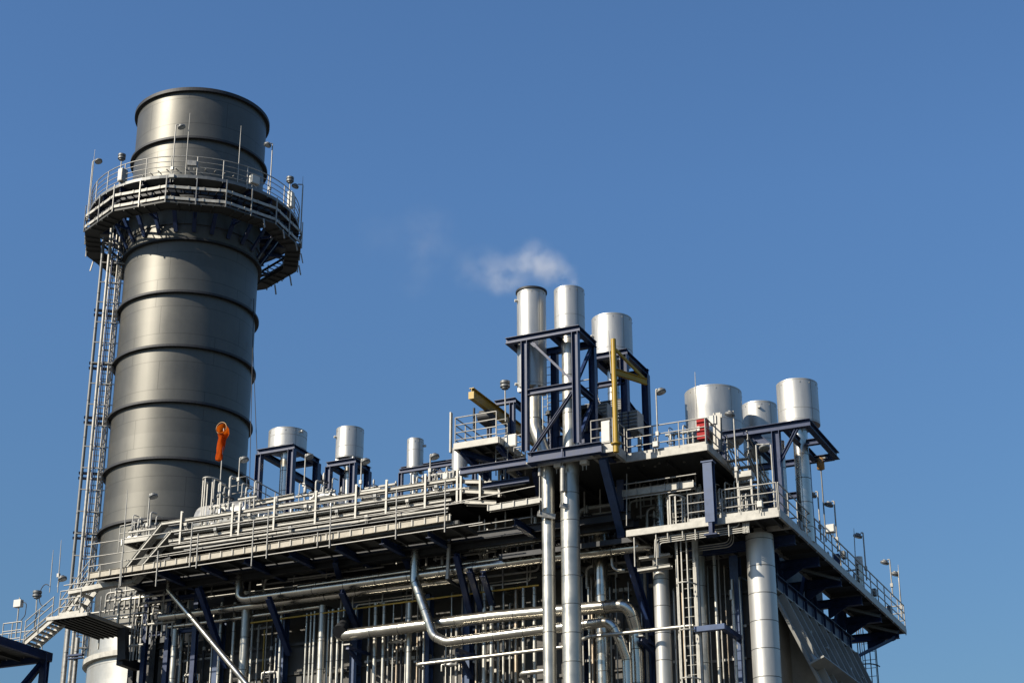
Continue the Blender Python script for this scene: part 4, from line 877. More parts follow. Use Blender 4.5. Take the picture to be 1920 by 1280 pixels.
for i, (x0, y0, x1, y1) in enumerate(((655, 1062, 1020, 1016), (380, 1120, 620, 1090), (860, 1005, 960, 991), (540, 1085, 720, 1062))):
    pipe('thin dim conduit in the shadow under the front walkway, ' + ('across the middle', 'at the left', 'right of the dropping pipe', 'above the dropped pipe')[i], PY([(x0, y0), (x1, y1)], 64.9), .035, 'galv', None, 0)

# right front: white ladder, conduits, blue bracket
wlad = thing('caged_ladder', 'white caged ladder in front of the casing, right of the thick pipes', 'ladder', P(1290, 1200, Y=63.8))
xq = P(1302, 1100, Y=63.9).x
ladder(wlad, xq-.5, xq-.02, 63.95, 0, 21.9, 60, 'tray', 12, .34)
solo(MB().chan((xq+.1, 63.9, 8), (xq+.1, 63.9, 21.9), .22, .14, .014, (0, 1, 0)), 'ladder_stringer', 'tray', 'pale stringer channel along the right of the white caged ladder', 'channel')
ul = thing('caged_ladder', 'white ladder cage top standing on the lower platform beam', 'ladder', P(1270, 980, Y=63.6))
xq2 = P(1285, 960, Y=63.8).x
ladder(ul, xq2-.5, xq2-.02, 63.8, ZL, P(1270, 930, Y=63.4).z, 8, 'tray', 0)
for k in range(6):
    z0, z1 = ZL, P(1270, 932, Y=63.4).z; q = V3(xq2-.26+.36*math.cos(PI+PI*k/5), 63.8-.75*math.sin(PI*k/5), 0)
    MB().bar(q+ZH*(z0+.03), q+ZH*z1, .06, .02, (0, 1, 0)).build('strap', 'tray', ul)
MB().tube([V3(xq2-.26+.36*math.cos(PI+PI*k/10), 63.8-.75*math.sin(PI*k/10), z1) for k in range(11)], .035, 8).build('hoop', 'tray', ul)
bb = thing('blue_bracket', 'blue box bracket reaching from the caged ladder to the corner column', 'bracket', P(1305, 1180, Y=63.7))
b0, b1 = P(1303, 1180, Y=63.7), P(1360, 1172, Y=63.7); b1.z = b0.z; MB().bar(b0, b1, .24, .2).build('front_arm', 'blue', bb); MB().bar(b1+V3(-.1, .12, 0), b1+V3(-.1, 2.3, 0), .2, .2).build('side_arm', 'navy', bb)
for i in range(4):
    o = i*3.2; z = P(1300, 990+o, Y=62.9).z
    pipe('thin pale conduit under the lower platform beam, %s of four' % ('topmost', 'second', 'third', 'lowest')[i], [P(1228+i*3, 1045, Y=62.9), P(1228+i*3, 1008+o, Y=62.9), P(1392+i*4-(i == 0)*6, 986+o, Y=62.9), P(1392+i*4-(i == 0)*6, 955, Y=62.9)], .022, 'tray', .15, 0, 'pale conduits under the platforms')
for i in range(3):
    pipe('thin conduit bending up under the platform, left of the stout downcomer, %s' % ('inner', 'middle', 'outer')[i], [P(1300, 1025+i*4, Y=64), P(1368+i*4, 1016+i*4, Y=64), P(1367+i*4, 990, Y=64)], .022, 'galv', .35, 0, 'conduits by the downcomer')
tray('little pale tray holding conduits left of the caged ladder', [P(1195, 1068, Y=63.6), P(1256, 1059, Y=63.6)], .12, .3, 0)
tray('little pale tray just above the other one, left of the caged ladder', [P(1198, 1046, Y=63.6), P(1256, 1038, Y=63.6)], .08, .3, 0)
pipe('curved pale hose bending under the raking brace', [P(1147, 1045, Y=64.4), P(1148, 1062, Y=64.4), P(1158, 1069, Y=64.4), P(1172, 1068, Y=64.4)], .06, 'clad2', .3, 0)
for i, x in enumerate((1187, 1228, 1250, 1278, 1302, 1365)):
    q = P(x, 985, Y=62.7); solo(MB().tube([V3(q.x, 62.78, P(x, (1062, 1060, 1010, 1008, 1012, 1005)[i], Y=62.78).z), V3(q.x, 62.78, 21.95)], .03, 8), 'hanger_rod', 'tray', 'pale hanger rod under the lower platform, ' + ('leftmost of the row', 'second from the left', 'third from the left', 'third from the right', 'second from the right', 'rightmost of the row')[i], 'hanger', 'hanger rods under the lower platform')
# far ladder on the right
fl = thing('caged_ladder', 'dark caged ladder hanging below the far end of the side walkway', 'ladder', P(1625, 1200, Y=82.9))
xf = P(1627, 1200, Y=82.9).x
ladder(fl, xf-.3, xf+.3, 82.9, 0, 23.0, 60, 'dark', 10, .4)

# ================================================================== ROOF EQUIPMENT
sdm = thing('steam_drum', 'grey domed steam drum lying on the roof behind the tray rack', 'drum', (-43, 66.6, ZU))
q = P(440, 950, Y=66.6); zc, rd = q.z-.75, .95
MB().tube([V3(q.x-1.6, 66.6, zc)]+[V3(q.x-1.6+.05, 66.6, zc)]+[V3(q.x+1.2, 66.6, zc), V3(q.x+1.5, 66.6, zc), V3(q.x+1.75, 66.6, zc), V3(q.x+1.88, 66.6, zc)], [.5, rd, rd, rd*.88, rd*.55, .1], 36).build('shell', 'silver', sdm)
MB().bar((q.x-.8, 66.6, ZU), (q.x-.8, 66.6, zc-.6), 1.2, .2, (1, 0, 0)).build('saddle', 'navy', sdm); MB().bar((q.x+.9, 66.6, ZU), (q.x+.9, 66.6, zc-.6), 1.2, .2, (1, 0, 0)).build('saddle', 'navy', sdm)
beams('pale roof beam in front of the steam drum', [('beam', P(470, 945, Y=65.6), P(552, 930, Y=65.6))], .2, .22, 'tray', 'roof_beam', 'beam')
vproto = None
def valve(label, loc, s=1., rot=0.):
    global vproto
    if vproto is None:
        t = thing('valve', label, 'valve', (0, 0, 0), 'valves on the roof and platforms')
        MB().tube([(-.4, 0, .35), (-.3, 0, .35), (-.12, 0, .35), (0, 0, .35), (.12, 0, .35), (.3, 0, .35), (.4, 0, .35)], [.09, .09, .12, .17, .12, .09, .09], 14).build('body', 'silver', t)
        for x in (-.4, .4): MB().tube([(x-.03, 0, .35), (x+.03, 0, .35)], .17, 14).build('flange', 'galv', t)
        MB().tube([(0, 0, .35), (0, 0, .75)], .07, 10).build('bonnet', 'galv', t)
        MB().tube([(0, 0, .75), (0, 0, 1.15)], .025, 8).build('stem', 'galv', t)
        MB().tube([(.2*math.cos(k*PI/7), .2*math.sin(k*PI/7), .98) for k in range(14)], .025, 6, True, 0, True).build('handwheel', 'dark', t)
        MB().tube([(0, 0, 1.1), (0, 0, 1.3), (0, 0, 1.42)], [.06, .07, .03], 12).build('actuator', 'galv', t)
        for x in (-.6, .6): MB().tube([(x*.66, 0, .35), (x, 0, .35), (x*1.02, 0, .3), (x*1.02, 0, -.1)], .07, 10).build('stub_pipe', 'clad2', t)
        vproto = t; o = t
    else: o = dup(vproto, None, None, label)
    o.location = loc; o.rotation_euler = (0, 0, rot); o.scale = (s*.66,)*3; return o
def roofp(x, Y, z=ZU): q = P(x, 930, Y=Y); return V3(q.x, Y, z)
for lab, x, Y, s, rt, z in (
    ('behind the topmost tray bend at the far left of the roof', 268, 64.4, 1.3, .3, 0), ('inside the small railing at the roof left end', 252, 64.6, 1.1, 1.2, 0),
    ('at the left foot of the steam drum', 404, 64.2, 1.2, .4, 0), ('on top in front of the steam drum', 430, 64.2, 1.5, 1.5, .4), ('right beside the steam drum dome', 470, 64.3, 1.2, 0, .3),
    ('between the two table frames, left one', 572, 64.4, 1.4, .5, .2), ('between the two table frames, right one', 606, 64.0, 1.5, 0, .4), ('in front of the second table frame', 640, 64.2, 1.1, .8, .1),
    ('right of the second table frame behind the rack', 700, 64.2, 1.0, .2, .3), ('behind the rack near the slim silencer tube', 792, 64.3, 1.2, 0, .0), ('behind the rack right of the slim silencer tube', 834, 64.3, 1.2, .9, .0),
    ('on the upper deck behind the front handrail, left one', 1205, 64.0, 1.3, .3, 0), ('on the upper deck behind the front handrail, middle one', 1232, 64.0, 1.2, .3, 0), ('on the upper deck behind the front handrail, right one', 1262, 64.0, 1.2, .3, 0),
    ('on the lower platform left of the blue hanging column', 1308, 64.6, 1.4, .2, -3), ('on the lower platform just right of the blue hanging column', 1350, 64.6, 1.5, .6, -3), ('on the lower platform below the pale hood frame', 1385, 64.4, 1.4, 0, -3),
    ('on the lower platform by the corner railing', 1425, 64.5, 1.2, 1.1, -3), ('under the navy tower beside the thick pipe', 1044, 63.6, 1.5, .2, .2), ('under the navy tower right of the thick pipe', 1094, 63.8, 1.6, .9, .2),
    ('half way along the right side walkway', 1545, 72.5, 1.2, 1.5, -3), ('near the far end of the right side walkway', 1590, 76.5, 1.3, 1.5, -3), ('below the set back walkway by the tall pipes', 930, 65.0, 1.2, .2, -2.4)):
    valve('silver valve with handwheel '+lab, roofp(x, Y, ZU+z), s, rt)
# small-bore pipe harps
def harp(label, x0, x1, Y, y0, y1, n, r=.035, m='tray'):
    a, b = P(x0, y1, Y=Y), P(x1, y1, Y=Y); zt = P(x0, y0, Y=Y).z; zb = a.z
    t = thing('pipe_manifold', label, 'pipe manifold', V3(a.x, Y, zb), 'small pipe manifolds')
    MB().tube([V3(a.x-.15, Y, zb+.35), V3(b.x+.15, Y, zb+.35)], r*1.8, 10).build('header', m, t)
    for i in range(n):
        x = a.x+(b.x-a.x)*i/max(1, n-1); h = zt-(i % 3)*.22
        MB().tube(fillet([V3(x, Y, zb-.3), V3(x, Y, h), V3(x+.02, Y+.4, h+.02)], .15, 4), r*(.7+.5*(i % 2)), 8).build('riser', m, t)
        zz = zb+(h-zb)*(.35+.16*(i % 3)); MB().tube([V3(x, Y, zz), V3(x, Y, zz+.03), V3(x, Y, zz+.12), V3(x, Y, zz+.15)], [r, r*2., r*2., r], 8).build('fitting', 'lamp', t)
    return t
harp('cluster of pale small pipes at the left end of the roof', 246, 290, 64.2, 965, 1012, 5)
harp('upright pale pipes beside the windsock mast on the roof', 398, 428, 64.6, 898, 965, 4, .05)
harp('pale small pipes in front of the steam drum', 452, 476, 64.0, 905, 950, 4)
harp('pipe cluster between the two table frames', 560, 622, 64.4, 905, 945, 7)
harp('pale pipe cluster right of the second table frame', 690, 735, 64.4, 912, 930, 5)
harp('pale pipe cluster behind the rack below the slim tube', 770, 850, 63.8, 885, 925, 8)
harp('dense pale pipes behind the swan necked pipe in the tower', 1008, 1050, 64.2, 790, 865, 7, .04)
harp('pale pipes between the thick pipe and the navy tower leg', 1090, 1118, 64.4, 790, 850, 5, .04)
harp('pale pipes left of the tower below the railed platform', 930, 978, 63.6, 838, 878, 7, .035)
harp('row of small pipes on the lower platform left of the hanging column', 1290, 1325, 65.0, 915, 980, 6, .03)
harp('row of small pipes on the lower platform right of the hanging column', 1345, 1380, 65.2, 905, 980, 7, .03)
harp('bundle of thin pale pipes dropping over the lower platform edge', 1393, 1404, 62.9, 925, 985, 5, .028)
harp('small pipes under the front walkway right of the hanger post', 900, 1000, 65.2, 1000, 1040, 8, .03)
harp('small pipes by the roof handrail behind the red cabinet', 1255, 1300, 65.0, 800, 830, 6, .03)
# hooded frame and tray hood on the lower platform
hf = thing('hood_frame', 'pale frame with flat hood on the lower platform, over the thin pipe bundle', 'frame', P(1395, 960, Y=63.1))
a, b = P(1383, 897, Y=63.1), P(1408, 893, Y=63.1); zb = ZL
for x in (a.x, b.x): MB().bar((x, 63.1, zb), (x, 63.1, a.z), .07, .07, (0, 1, 0)).build('leg', 'tray', hf)
MB().box((a.x-.06, 62.95, a.z), (b.x+.06, 63.4, a.z+.22)).build('hood', 'tray', hf)
for h in (.45, 1.1): MB().bar((a.x, 63.08, a.z-h), (b.x, 63.08, a.z-h), .06, .06).build('cross_bar', 'tray', hf)
# white panels, cabinets
rc = thing('red_cabinet', 'bright red cabinet hung behind the handrail corner of the upper deck', 'cabinet', P(1316, 826, Y=62.95))
a, b = P(1308, 824, Y=62.95), P(1325, 783, Y=62.95); mid = (a.z+b.z)/2
MB().box((a.x, 62.9, a.z), (b.x, 63.2, mid-.02)).box((a.x, 62.9, mid+.02), (b.x, 63.2, b.z)).build('housing', 'red', rc)
MB().box((a.x+.02, 62.88, mid-.1), (a.x+.12, 62.899, mid+.1)).build('white_plate', 'white', rc)
sh = thing('instrument_stand', 'tall pale channel stand with white box right of the red cabinet', 'instrument stand', P(1345, 850, Y=64.0))
a, b = P(1346, 845, Y=64.0), P(1345, 775, Y=64.0); MB().chan(a, b, .3, .2, .014, (0, 1, 0)).build('channel', 'galv', sh); MB().box(b+V3(-.3, -.15, -.45), b+V3(-.02, .1, -.1)).build('box', 'white', sh)
for lab, x, y, Y, s in (('white rectangular box on the roof right of the second table frame', 700, 929, 64, (.9, .5, .45)), ('cream box behind the rack by the slim silencer tube', 838, 896, 64, (.45, .3, .35)),
    ('white box on the handrail lamp post of the upper deck', 1230, 833, 62.6, (.22, .16, .22)), ('white box at the foot of the corner lamp post on the lower platform', 1425, 945, 62.6, (.2, .15, .24)),
    ('white block standing on the small white platform by the yellow post', 1139, 812, 61.6, (.35, .4, .9)), ('cream box on the right side walkway railing', 1557, 991, 65.0, (.35, .25, .3))):
    box_thing(lab, P(x, y, Y=Y), s)
# louvred units behind the yellow post
for i, (x, y, Y, s) in enumerate(((1112, 785, 65.0, (1.6, .8, .9)), (1140, 768, 67.0, (1.8, .8, .5)), (1182, 795, 66.4, (.9, .7, .9)), (1090, 820, 65.5, (1.4, .6, .6)))):
    c = P(x, y, Y=Y); t = thing('louvred_unit', ('wide grey louvred unit behind the yellow post', 'upper grey louvred unit under the wide silencer', 'small grey louvred unit right of the yellow post', 'low grey louvred unit left of the white platform')[i], 'louvred unit', c-ZH*s[2]/2, 'grey louvred units behind the tower')
    MB().obox(c, (s[0]/2, 0, 0), (0, s[1]/2, 0), (0, 0, s[2]/2)).build('housing', 'galv', t)
    mb = MB()
    for k in range(6): mb.bar(c+V3(-s[0]*.47, -s[1]/2-.02, -s[2]*.42+k*s[2]*.17), c+V3(s[0]*.47, -s[1]/2-.02, -s[2]*.42+k*s[2]*.17), .06, .05)
    mb.build('louvres', 'lamp', t)
    for k in (-1, 1): MB().bar(c+V3(s[0]*.4*k, 0, -s[2]/2), V3(c.x+s[0]*.4*k, c.y, ZU), .1, .1, (0, 1, 0)).build('leg', 'galv', t)
# small railed roof platform near the windsock
rp = railing('little roof railing right of the windsock mast', [roofp(430, 64.9, P(440, 940, Y=64.9).z), roofp(461, 64.9, P(440, 940, Y=64.9).z), roofp(461, 64.9, P(440, 940, Y=64.9).z)+V3(0, 3.2, 0)], spacing=.75, toe=0)
railing('small railing at the left end of the roof behind the tray bend', [P(222, 1030, Y=64.4), P(277, 1018, Y=64.4)], spacing=.8, toe=0)
railing('roof handrail running back between the two table frames', [roofp(586, 65.0), roofp(586, 65.0)+V3(0, 7, 0)], spacing=1.4, toe=0)
hd = thing('curved_hood', 'pale curved ladder hood on the roof left of the windsock mast', 'ladder hood', roofp(400, 64.3))
q = roofp(400, 64.3); zt_ = P(402, 903, Y=64.3).z
MB().tube([V3(q.x+.35*math.cos(PI+PI*k/10), 64.3-.7*math.sin(PI*k/10), zt_) for k in range(11)], .04, 8).build('hoop', 'tray', hd)
for k in range(5): MB().bar(V3(q.x+.35*math.cos(PI+PI*k/4), 64.3-.7*math.sin(PI*k/4), ZU), V3(q.x+.35*math.cos(PI+PI*k/4), 64.3-.7*math.sin(PI*k/4), zt_), .05, .02).build('strap', 'tray', hd)
# windsock
ws = thing('windsock', 'limp orange windsock hanging on a thin mast before the dark stack', 'windsock', roofp(412, 64.6))
q0 = V3(P(413, 900, Y=64.6).x, 64.6, ZU); q1 = P(419, 803, Y=64.6); MB().tube([q0, V3(q0.x+.02, 64.6, q1.z)], .028, 8).build('mast', 'galv', ws)
top = V3(q1.x+.02, 64.5, P(420, 806, Y=64.6).z)
pth = [(.0, -.1, .04), (-.01, .06, -.02), (-.03, .1, -.18), (-.06, .1, -.38), (-.09, .1, -.6), (-.11, .1, -.85), (-.13, .1, -1.1), (-.14, .1, -1.32), (-.145, .1, -1.42)]
rad = [.262, .272, .235, .2, .175, .165, .16, .155, .15]
mb = MB().tube([top+V3(*q) for q in pth], rad, 28, False)
for i_, v in enumerate(mb.v):                       # limp folds below the mouth
    ring, k = divmod(i_, 28)
    if ring >= 2:
        c = top+V3(*pth[ring]); a = 2*PI*k/28; f = 1+.2*math.sin(3*a+ring*.9)+.14*math.sin(5*a-ring*1.7)
        d = v-c; mb.v[i_] = c+V3(d.x*f, d.y*f*.7, d.z)
mb.build('sock', 'orange', ws)
MB().tube([top+V3(.268*math.cos(k*PI/12), -.1, .04+.268*math.sin(k*PI/12)) for k in range(24)], .016, 8, True, 0, True).build('hoop_ring', 'brass', ws)
# ================================================================== LAMPS on the plant
LFT = V3(-1, 0, 0); RGT = V3(1, 0, 0)
def lamp_at(label, xb, yb, xt, yt, Y=None, X=None, side=RGT, hang=.22):
    q = P(xt, yt, X=X, Y=Y); b = P(xb, yb, X=X, Y=Y); floodlight(label, (q.x, q.y, b.z), q, side, hang)
lamp_at('floodlight on pole right of the windsock, against the dark stack', 446, 920, 450, 858, 64.6, None, V3(1, 0, 0), .1)
lamp_at('floodlight on pole right of the short wide silencer', 571, 930, 573, 852, 66.0, None, RGT, .06)
lamp_at('floodlight on pole right of the medium silencer frame', 677, 926, 678, 861, 64.0, None, RGT, .06)
lamp_at('floodlight on pole right of the slim silencer tube', 806, 905, 807, 852, 63.4, None, RGT, .06)
beacon('drum lamp on a pole beside the yellow monorail beam', P(948, 790, Y=61.6), P(947, 728, Y=61.6))
lamp_at('floodlight on pole between the yellow jib crane and the largest drum', 1230, 838, 1230, 730, 62.7, None, RGT, .06)
lamp_at('floodlight on pole in front of the largest silencer drum', 1379, 905, 1375, 770, 62.9, None, LFT, .0)
lamp_at('floodlight on pole in front of the pipes of the overhanging blue frame', 1512, 930, 1510, 886, None, -18.2, LFT, .05)
lamp_at('floodlight on a pole just left of the tall aerial on the side walkway', 1538, 1010, 1533, 921, None, XR-.05, LFT, .1)
lamp_at('floodlight on the pole just right of the tall aerial on the side walkway', 1569, 1032, 1564, 939, None, XR-.05, LFT, .1)
lamp_at('floodlight on the pole half way down the side walkway', 1626, 1088, 1618, 998, None, XR-.05, LFT, .1)
lamp_at('floodlight on the last pole but one of the side walkway', 1674, 1118, 1668, 1048, None, XR-.05, LFT, .1)
lamp_at('floodlight on the last pole at the far end of the side walkway', 1690, 1158, 1684, 1070, None, XR-.05, LFT, .02)
rod('thin rod at the far end of the side walkway', P(1690, 1158, X=XR), P(1684, 1058, X=XR))
rod('thin rod left of the lamp half way down the side walkway', P(1604, 1050, X=XR-.05), P(1601, 990, X=XR-.05))
ae_ = thing('aerial', 'tall thin aerial with a grey canister on top, right of the blue frame', 'aerial', P(1549, 1015, X=XR))
a, b = P(1549, 1015, X=XR), P(1540, 882, X=XR); MB().tube([a, V3(a.x, a.y, b.z)], .03, 8).build('mast', 'lamp', ae_)
MB().tube([V3(a.x, a.y, b.z), V3(a.x, a.y, b.z+.05), V3(a.x, a.y, b.z+.5), V3(a.x, a.y, b.z+.55)], [.05, .16, .16, .05], 14).build('canister', 'brass', ae_); MB().bar(V3(a.x-.25, a.y, b.z+.5), V3(a.x+.25, a.y, b.z+.5), .12, .06).build('cross_arm', 'lamp', ae_)
pl = thing('lamp_gantry', 'pair of pale posts carrying a lamp, between hood frame and blue leg', 'lamp post', P(1425, 945, Y=63.0))
for x0, x1, yb in ((1424, 1418, 945), (1449, 1443, 890)):
    q = P(x0, yb, Y=63.0); q2 = P(x1, 834, Y=63.0); MB().tube([V3(q.x, 63.0, ZL), V3(q.x, 63.0, q2.z)], .035, 8).build('post', 'galv', pl)
qa, qb = P(1419, 833, Y=63), P(1443, 832, Y=63); MB().tube([qa, qb], .03, 8).build('cross_bar', 'galv', pl); lamp_head_mb(qa.lerp(qb, .55)-ZH*.1, (.2, -.3, -1)).build('lamp_head', 'lamp', pl)
lamp_at('floodlight on pole before the stack base at the left end of the roof', 277, 1005, 281, 926, 64.2, None, RGT, .06)
beacon('drum lamp on a short pole before the foot of the dark stack', P(256, 1005, Y=64.6), P(254, 990, Y=64.6))
beacon('drum lamp on a pole above the lower left stairs', P(66, 1190, Y=YW+.9), P(69, 1120, Y=YW+.9))
floodlight('floodlight on the thin pole left of the upper stair flight', P(108, 1100, Y=YW+1.6), P(112, 1080, Y=YW+1.6), RGT, .02)
rod('tall thin rod rising in front of the lowest part of the stack', P(226, 1098, Y=YW-.25), P(239, 918, Y=YW-.25), .026)
rod('thin rod over the left stairs, right of two', P(108, 1110, Y=YW+1.5), P(115, 1012, Y=YW+1.5))
rod('thin rod over the left stairs, left of two', P(93, 1110, Y=YW+1.5), P(100, 1030, Y=YW+1.5))
rod('tall pale rod in front of the largest silencer drum', P(1307, 800, Y=63.2), P(1303, 697, Y=63.2))
bx = thing('equipment_box', 'cream equipment box on a post over the lower left stairs', 'box', P(35, 1190, Y=YW+.5))
q = P(36, 1130, Y=YW+.5); MB().tube([V3(q.x, q.y, P(33, 1195, Y=YW+.5).z), q+ZH*.25], .03, 8).build('post', 'galv', bx); MB().box(q+V3(-.22, -.12, -.18), q+V3(.16, .1, .14)).build('housing', 'white', bx)
MB().tube(fillet([q+V3(.16, 0, .05), q+V3(.42, 0, -.05), q+V3(.4, 0, -.6), q+V3(.1, 0, -.9)], .25), .018, 6).build('cable', 'black', bx)
for i, (x, y, Y) in enumerate(((84, 1115, YW+1.4), (75, 1165, YW+.8))):
    c = P(x, y, Y=Y); MBc = solo(MB().tube([c+V3(.3*math.cos(k*PI/9+1)*1.0, 0, .5*math.sin(k*PI/9+1)) for k in range(13)], .02, 6), 'hanging_cable', 'black', ('loop of black cable at the top left of the landing', 'loop of black cable under the landing beside the stairs')[i], 'cable')
# plain white pipework on far side walkway
pm_ = thing('pipe_stand', 'shiny pale pipe stand on the side walkway beside the middle lamp', 'pipe stand', P(1615, 1100, X=-18.6))
q = P(1612, 1075, X=-18.5); MB().tube([V3(q.x, q.y, ZL), V3(q.x, q.y, q.z+.6)], .14, 14).build('column', 'clad', pm_); MB().tube([V3(q.x, q.y, q.z+.4), V3(q.x, q.y, q.z+.75)], .18, 14).build('head', 'white', pm_)
MB().bar(V3(q.x-.6, q.y, q.z+.2), V3(q.x, q.y, q.z+.2), .06, .06).build('arm', 'galv', pm_)

# ================================================================== STEAM
def steam(label, puffs, Y, pad=.3, name='steam_plume', den=1.):
    cs_ = []
    for x, y, rp_, d, ax in puffs:
        c = P(x, y, Y=Y); cs_.append((c, rp_/SC(c), d, ax))
    mn = [min(c[i]-r*1.6 for c, r, *_ in cs_)-pad for i in range(3)]; mxx = [max(c[i]+r*1.6 for c, r, *_ in cs_)+pad for i in range(3)]
    mb = MB().box(mn, mxx)
    m = bpy.data.materials.new('steam_volume'); m.use_nodes = True; n = m.node_tree; n.nodes.clear(); L = n.links.new
    out = n.nodes.new('ShaderNodeOutputMaterial'); pv = n.nodes.new('ShaderNodeVolumePrincipled'); L(pv.outputs[0], out.inputs['Volume'])
    pv.inputs['Color'].default_value = (.93, .93, .95, 1); pv.inputs['Anisotropy'].default_value = .0
    geo = n.nodes.new('ShaderNodeNewGeometry')
    nz = n.nodes.new('ShaderNodeTexNoise'); nz.inputs['Scale'].default_value = 1.15; nz.inputs['Detail'].default_value = 7; nz.inputs['Roughness'].default_value = .6; L(geo.outputs['Position'], nz.inputs['Vector'])
    def mth(op, a, b_=None):
        k = n.nodes.new('ShaderNodeMath'); k.operation = op
        for i, v in enumerate((a, b_)):
            if v is None: continue
            if isinstance(v, (int, float)): k.inputs[i].default_value = v
            else: L(v, k.inputs[i])
        return k.outputs[0]
    wob = n.nodes.new('ShaderNodeVectorMath'); wob.operation = 'MULTIPLY_ADD'; wob.inputs[1].default_value = (.7, .7, .7); L(nz.outputs['Color'], wob.inputs[0]); L(geo.outputs['Position'], wob.inputs[2])
    wb2 = n.nodes.new('ShaderNodeVectorMath'); wb2.operation = 'SUBTRACT'; wb2.inputs[1].default_value = (.35, .35, .35); L(wob.outputs[0], wb2.inputs[0])
    tot = None
    for c, r, d, ax in cs_:
        ds = n.nodes.new('ShaderNodeVectorMath'); ds.operation = 'DISTANCE'; ds.inputs[1].default_value = c; L(wb2.outputs[0], ds.inputs[0])
        v = mth('MULTIPLY', mth('POWER', mth('MAXIMUM', mth('SUBTRACT', 1, mth('DIVIDE', ds.outputs[1 if ds.outputs[0].type == 'VECTOR' else 0], r*1.35)), 0), 1.3), d)
        tot = v if tot is None else mth('ADD', tot, v)
    f = mth('MAXIMUM', mth('MULTIPLY', mth('SUBTRACT', nz.outputs[0], .36), 3.2), 0)
    L(mth('MULTIPLY', mth('MULTIPLY', tot, f), den), pv.inputs['Density'])
    return solo(mb, name, m, label, 'steam', None, 'stuff')
steam('pale steam drifting left from the top of the front silencers', [(1072, 528, 14, 1.3, 1), (1055, 515, 24, 1.1, 1), (1035, 500, 30, 1.0, 1), (1005, 487, 34, .9, 1), (1020, 512, 26, .5, 1), (982, 500, 34, .75, 1), (952, 515, 36, .65, 1), (938, 532, 26, .35, 1), (912, 503, 38, .3, 1), (882, 508, 34, .14, 1), (850, 480, 40, .03, 1), (805, 430, 48, .075, 1), (795, 475, 44, .06, 1), (778, 525, 34, .07, 1), (720, 440, 50, .03, 1)], 62.1, den=.95)

# ================================================================== OUTLET DUCT and lower left steelwork
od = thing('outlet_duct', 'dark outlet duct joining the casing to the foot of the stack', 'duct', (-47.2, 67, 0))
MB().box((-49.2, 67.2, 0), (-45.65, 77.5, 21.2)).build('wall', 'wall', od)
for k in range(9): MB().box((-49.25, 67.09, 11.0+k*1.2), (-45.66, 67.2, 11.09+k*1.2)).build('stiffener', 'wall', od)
def cols(label, xs, Y, ytop, ybot, m='navy', w_=.2, bars=(), name='steel_frame_bay'):
    t = thing(name, label, 'steel frame', P(xs[0], ybot, Y=Y))
    for x in xs: a = P(x, ytop, Y=Y); MB().ibeam(V3(a.x, Y, 0), V3(a.x, Y, a.z), w_, w_, .016, (0, 1, 0)).build('post', m, t)
    for y in bars: MB().ibeam(P(xs[0], y, Y=Y), V3(P(xs[-1], y, Y=Y).x, Y, P(xs[0], y, Y=Y).z), w_*.8, w_*.8).build('cross_beam', m, t)
    return t
cols('dark frame of posts in front of the outlet duct, left of the diagonal pipe', (262, 300, 345), 66.3, 1085, 1280, 'dark', .3, (1110, 1170, 1215))
cols('second dark frame behind the diagonal pipe by the end of the casing', (280, 322, 372), 65.2, 1100, 1280, 'navy', .22, (1128, 1190))
def bank(label, xs, Y, yt, ds, m='clad2', bars=(1180, 1240), dy=0, group='banks of slender pipes on the casing'):
    t = thing('pipe_bank', label, 'pipe bank', V3(P(xs[0], 1240, Y=Y).x, Y, 0), group)
    for i, x in enumerate(xs):
        q = P(x, 1240, Y=Y); zt = P(x, yt+RND.choice((-14, 0, 8, 30, 62)), Y=Y).z; r = ds[i % len(ds)]/2/SC(q)*RND.uniform(.8, 1.25)
        MB().tube(fillet([V3(q.x, Y, 0), V3(q.x, Y, zt), V3(q.x+.05, Y+.7, zt+.03)], r*3, 5), r, 12).build('riser', (m, 'brown_clad', m, 'galv', 'dark')[(i*3+len(xs)) % 5], t)
        MB().tube([V3(q.x, Y, q.z+.5+.37*(i % 3)), V3(q.x, Y, q.z+.66+.37*(i % 3))], r*1.35, 10).build('coupling', 'galv', t)
    for y in bars:
        a = P(xs[0]-6, y, Y=Y+.14); b = P(xs[-1]+6, y, Y=Y+.14); MB().bar(a, V3(b.x, a.y, a.z), .05, .09).build('clamp_bar', 'galv', t)
    return t
bank('bank of slender pipes between stack foot and first blue column', (338, 352, 366, 381, 396), 65.7, 1160, (5, 3, 6))
bank('bank of slender pipes left of the second blue column', (470, 482, 497, 508, 516), 65.6, 1140, (6, 4, 3))
bank('bank of slender pipes just right of the third visible blue column gap', (690, 727, 744, 752, 760), 65.6, 1120, (4, 3, 5))
bank('bank of slender pipes behind the drop of the bent front pipe', (782, 788, 836, 846, 856, 866), 65.6, 1110, (4, 6, 3))
bank('bank of slender pipes left of the two tall pipes', (893, 899, 934, 944, 956, 968), 65.6, 1100, (5, 4, 7))
bank('bank of slender pipes right of the thick tall pipe', (1088, 1094, 1112, 1150, 1158), 65.6, 1070, (4, 3, 5))
bank('bank of slender pipes between the elbows and the thick upright pipe', (1172, 1182, 1206, 1214), 65.6, 1080, (5, 3, 4))
bank('bank of slender pipes behind the white caged ladder', (1268, 1276, 1284, 1292, 1300), 65.6, 1040, (4, 5, 3))
bank('bank of slender pipes left of the stout downcomer', (1334, 1356, 1366, 1384, 1394), 65.7, 1050, (3, 4, 3))
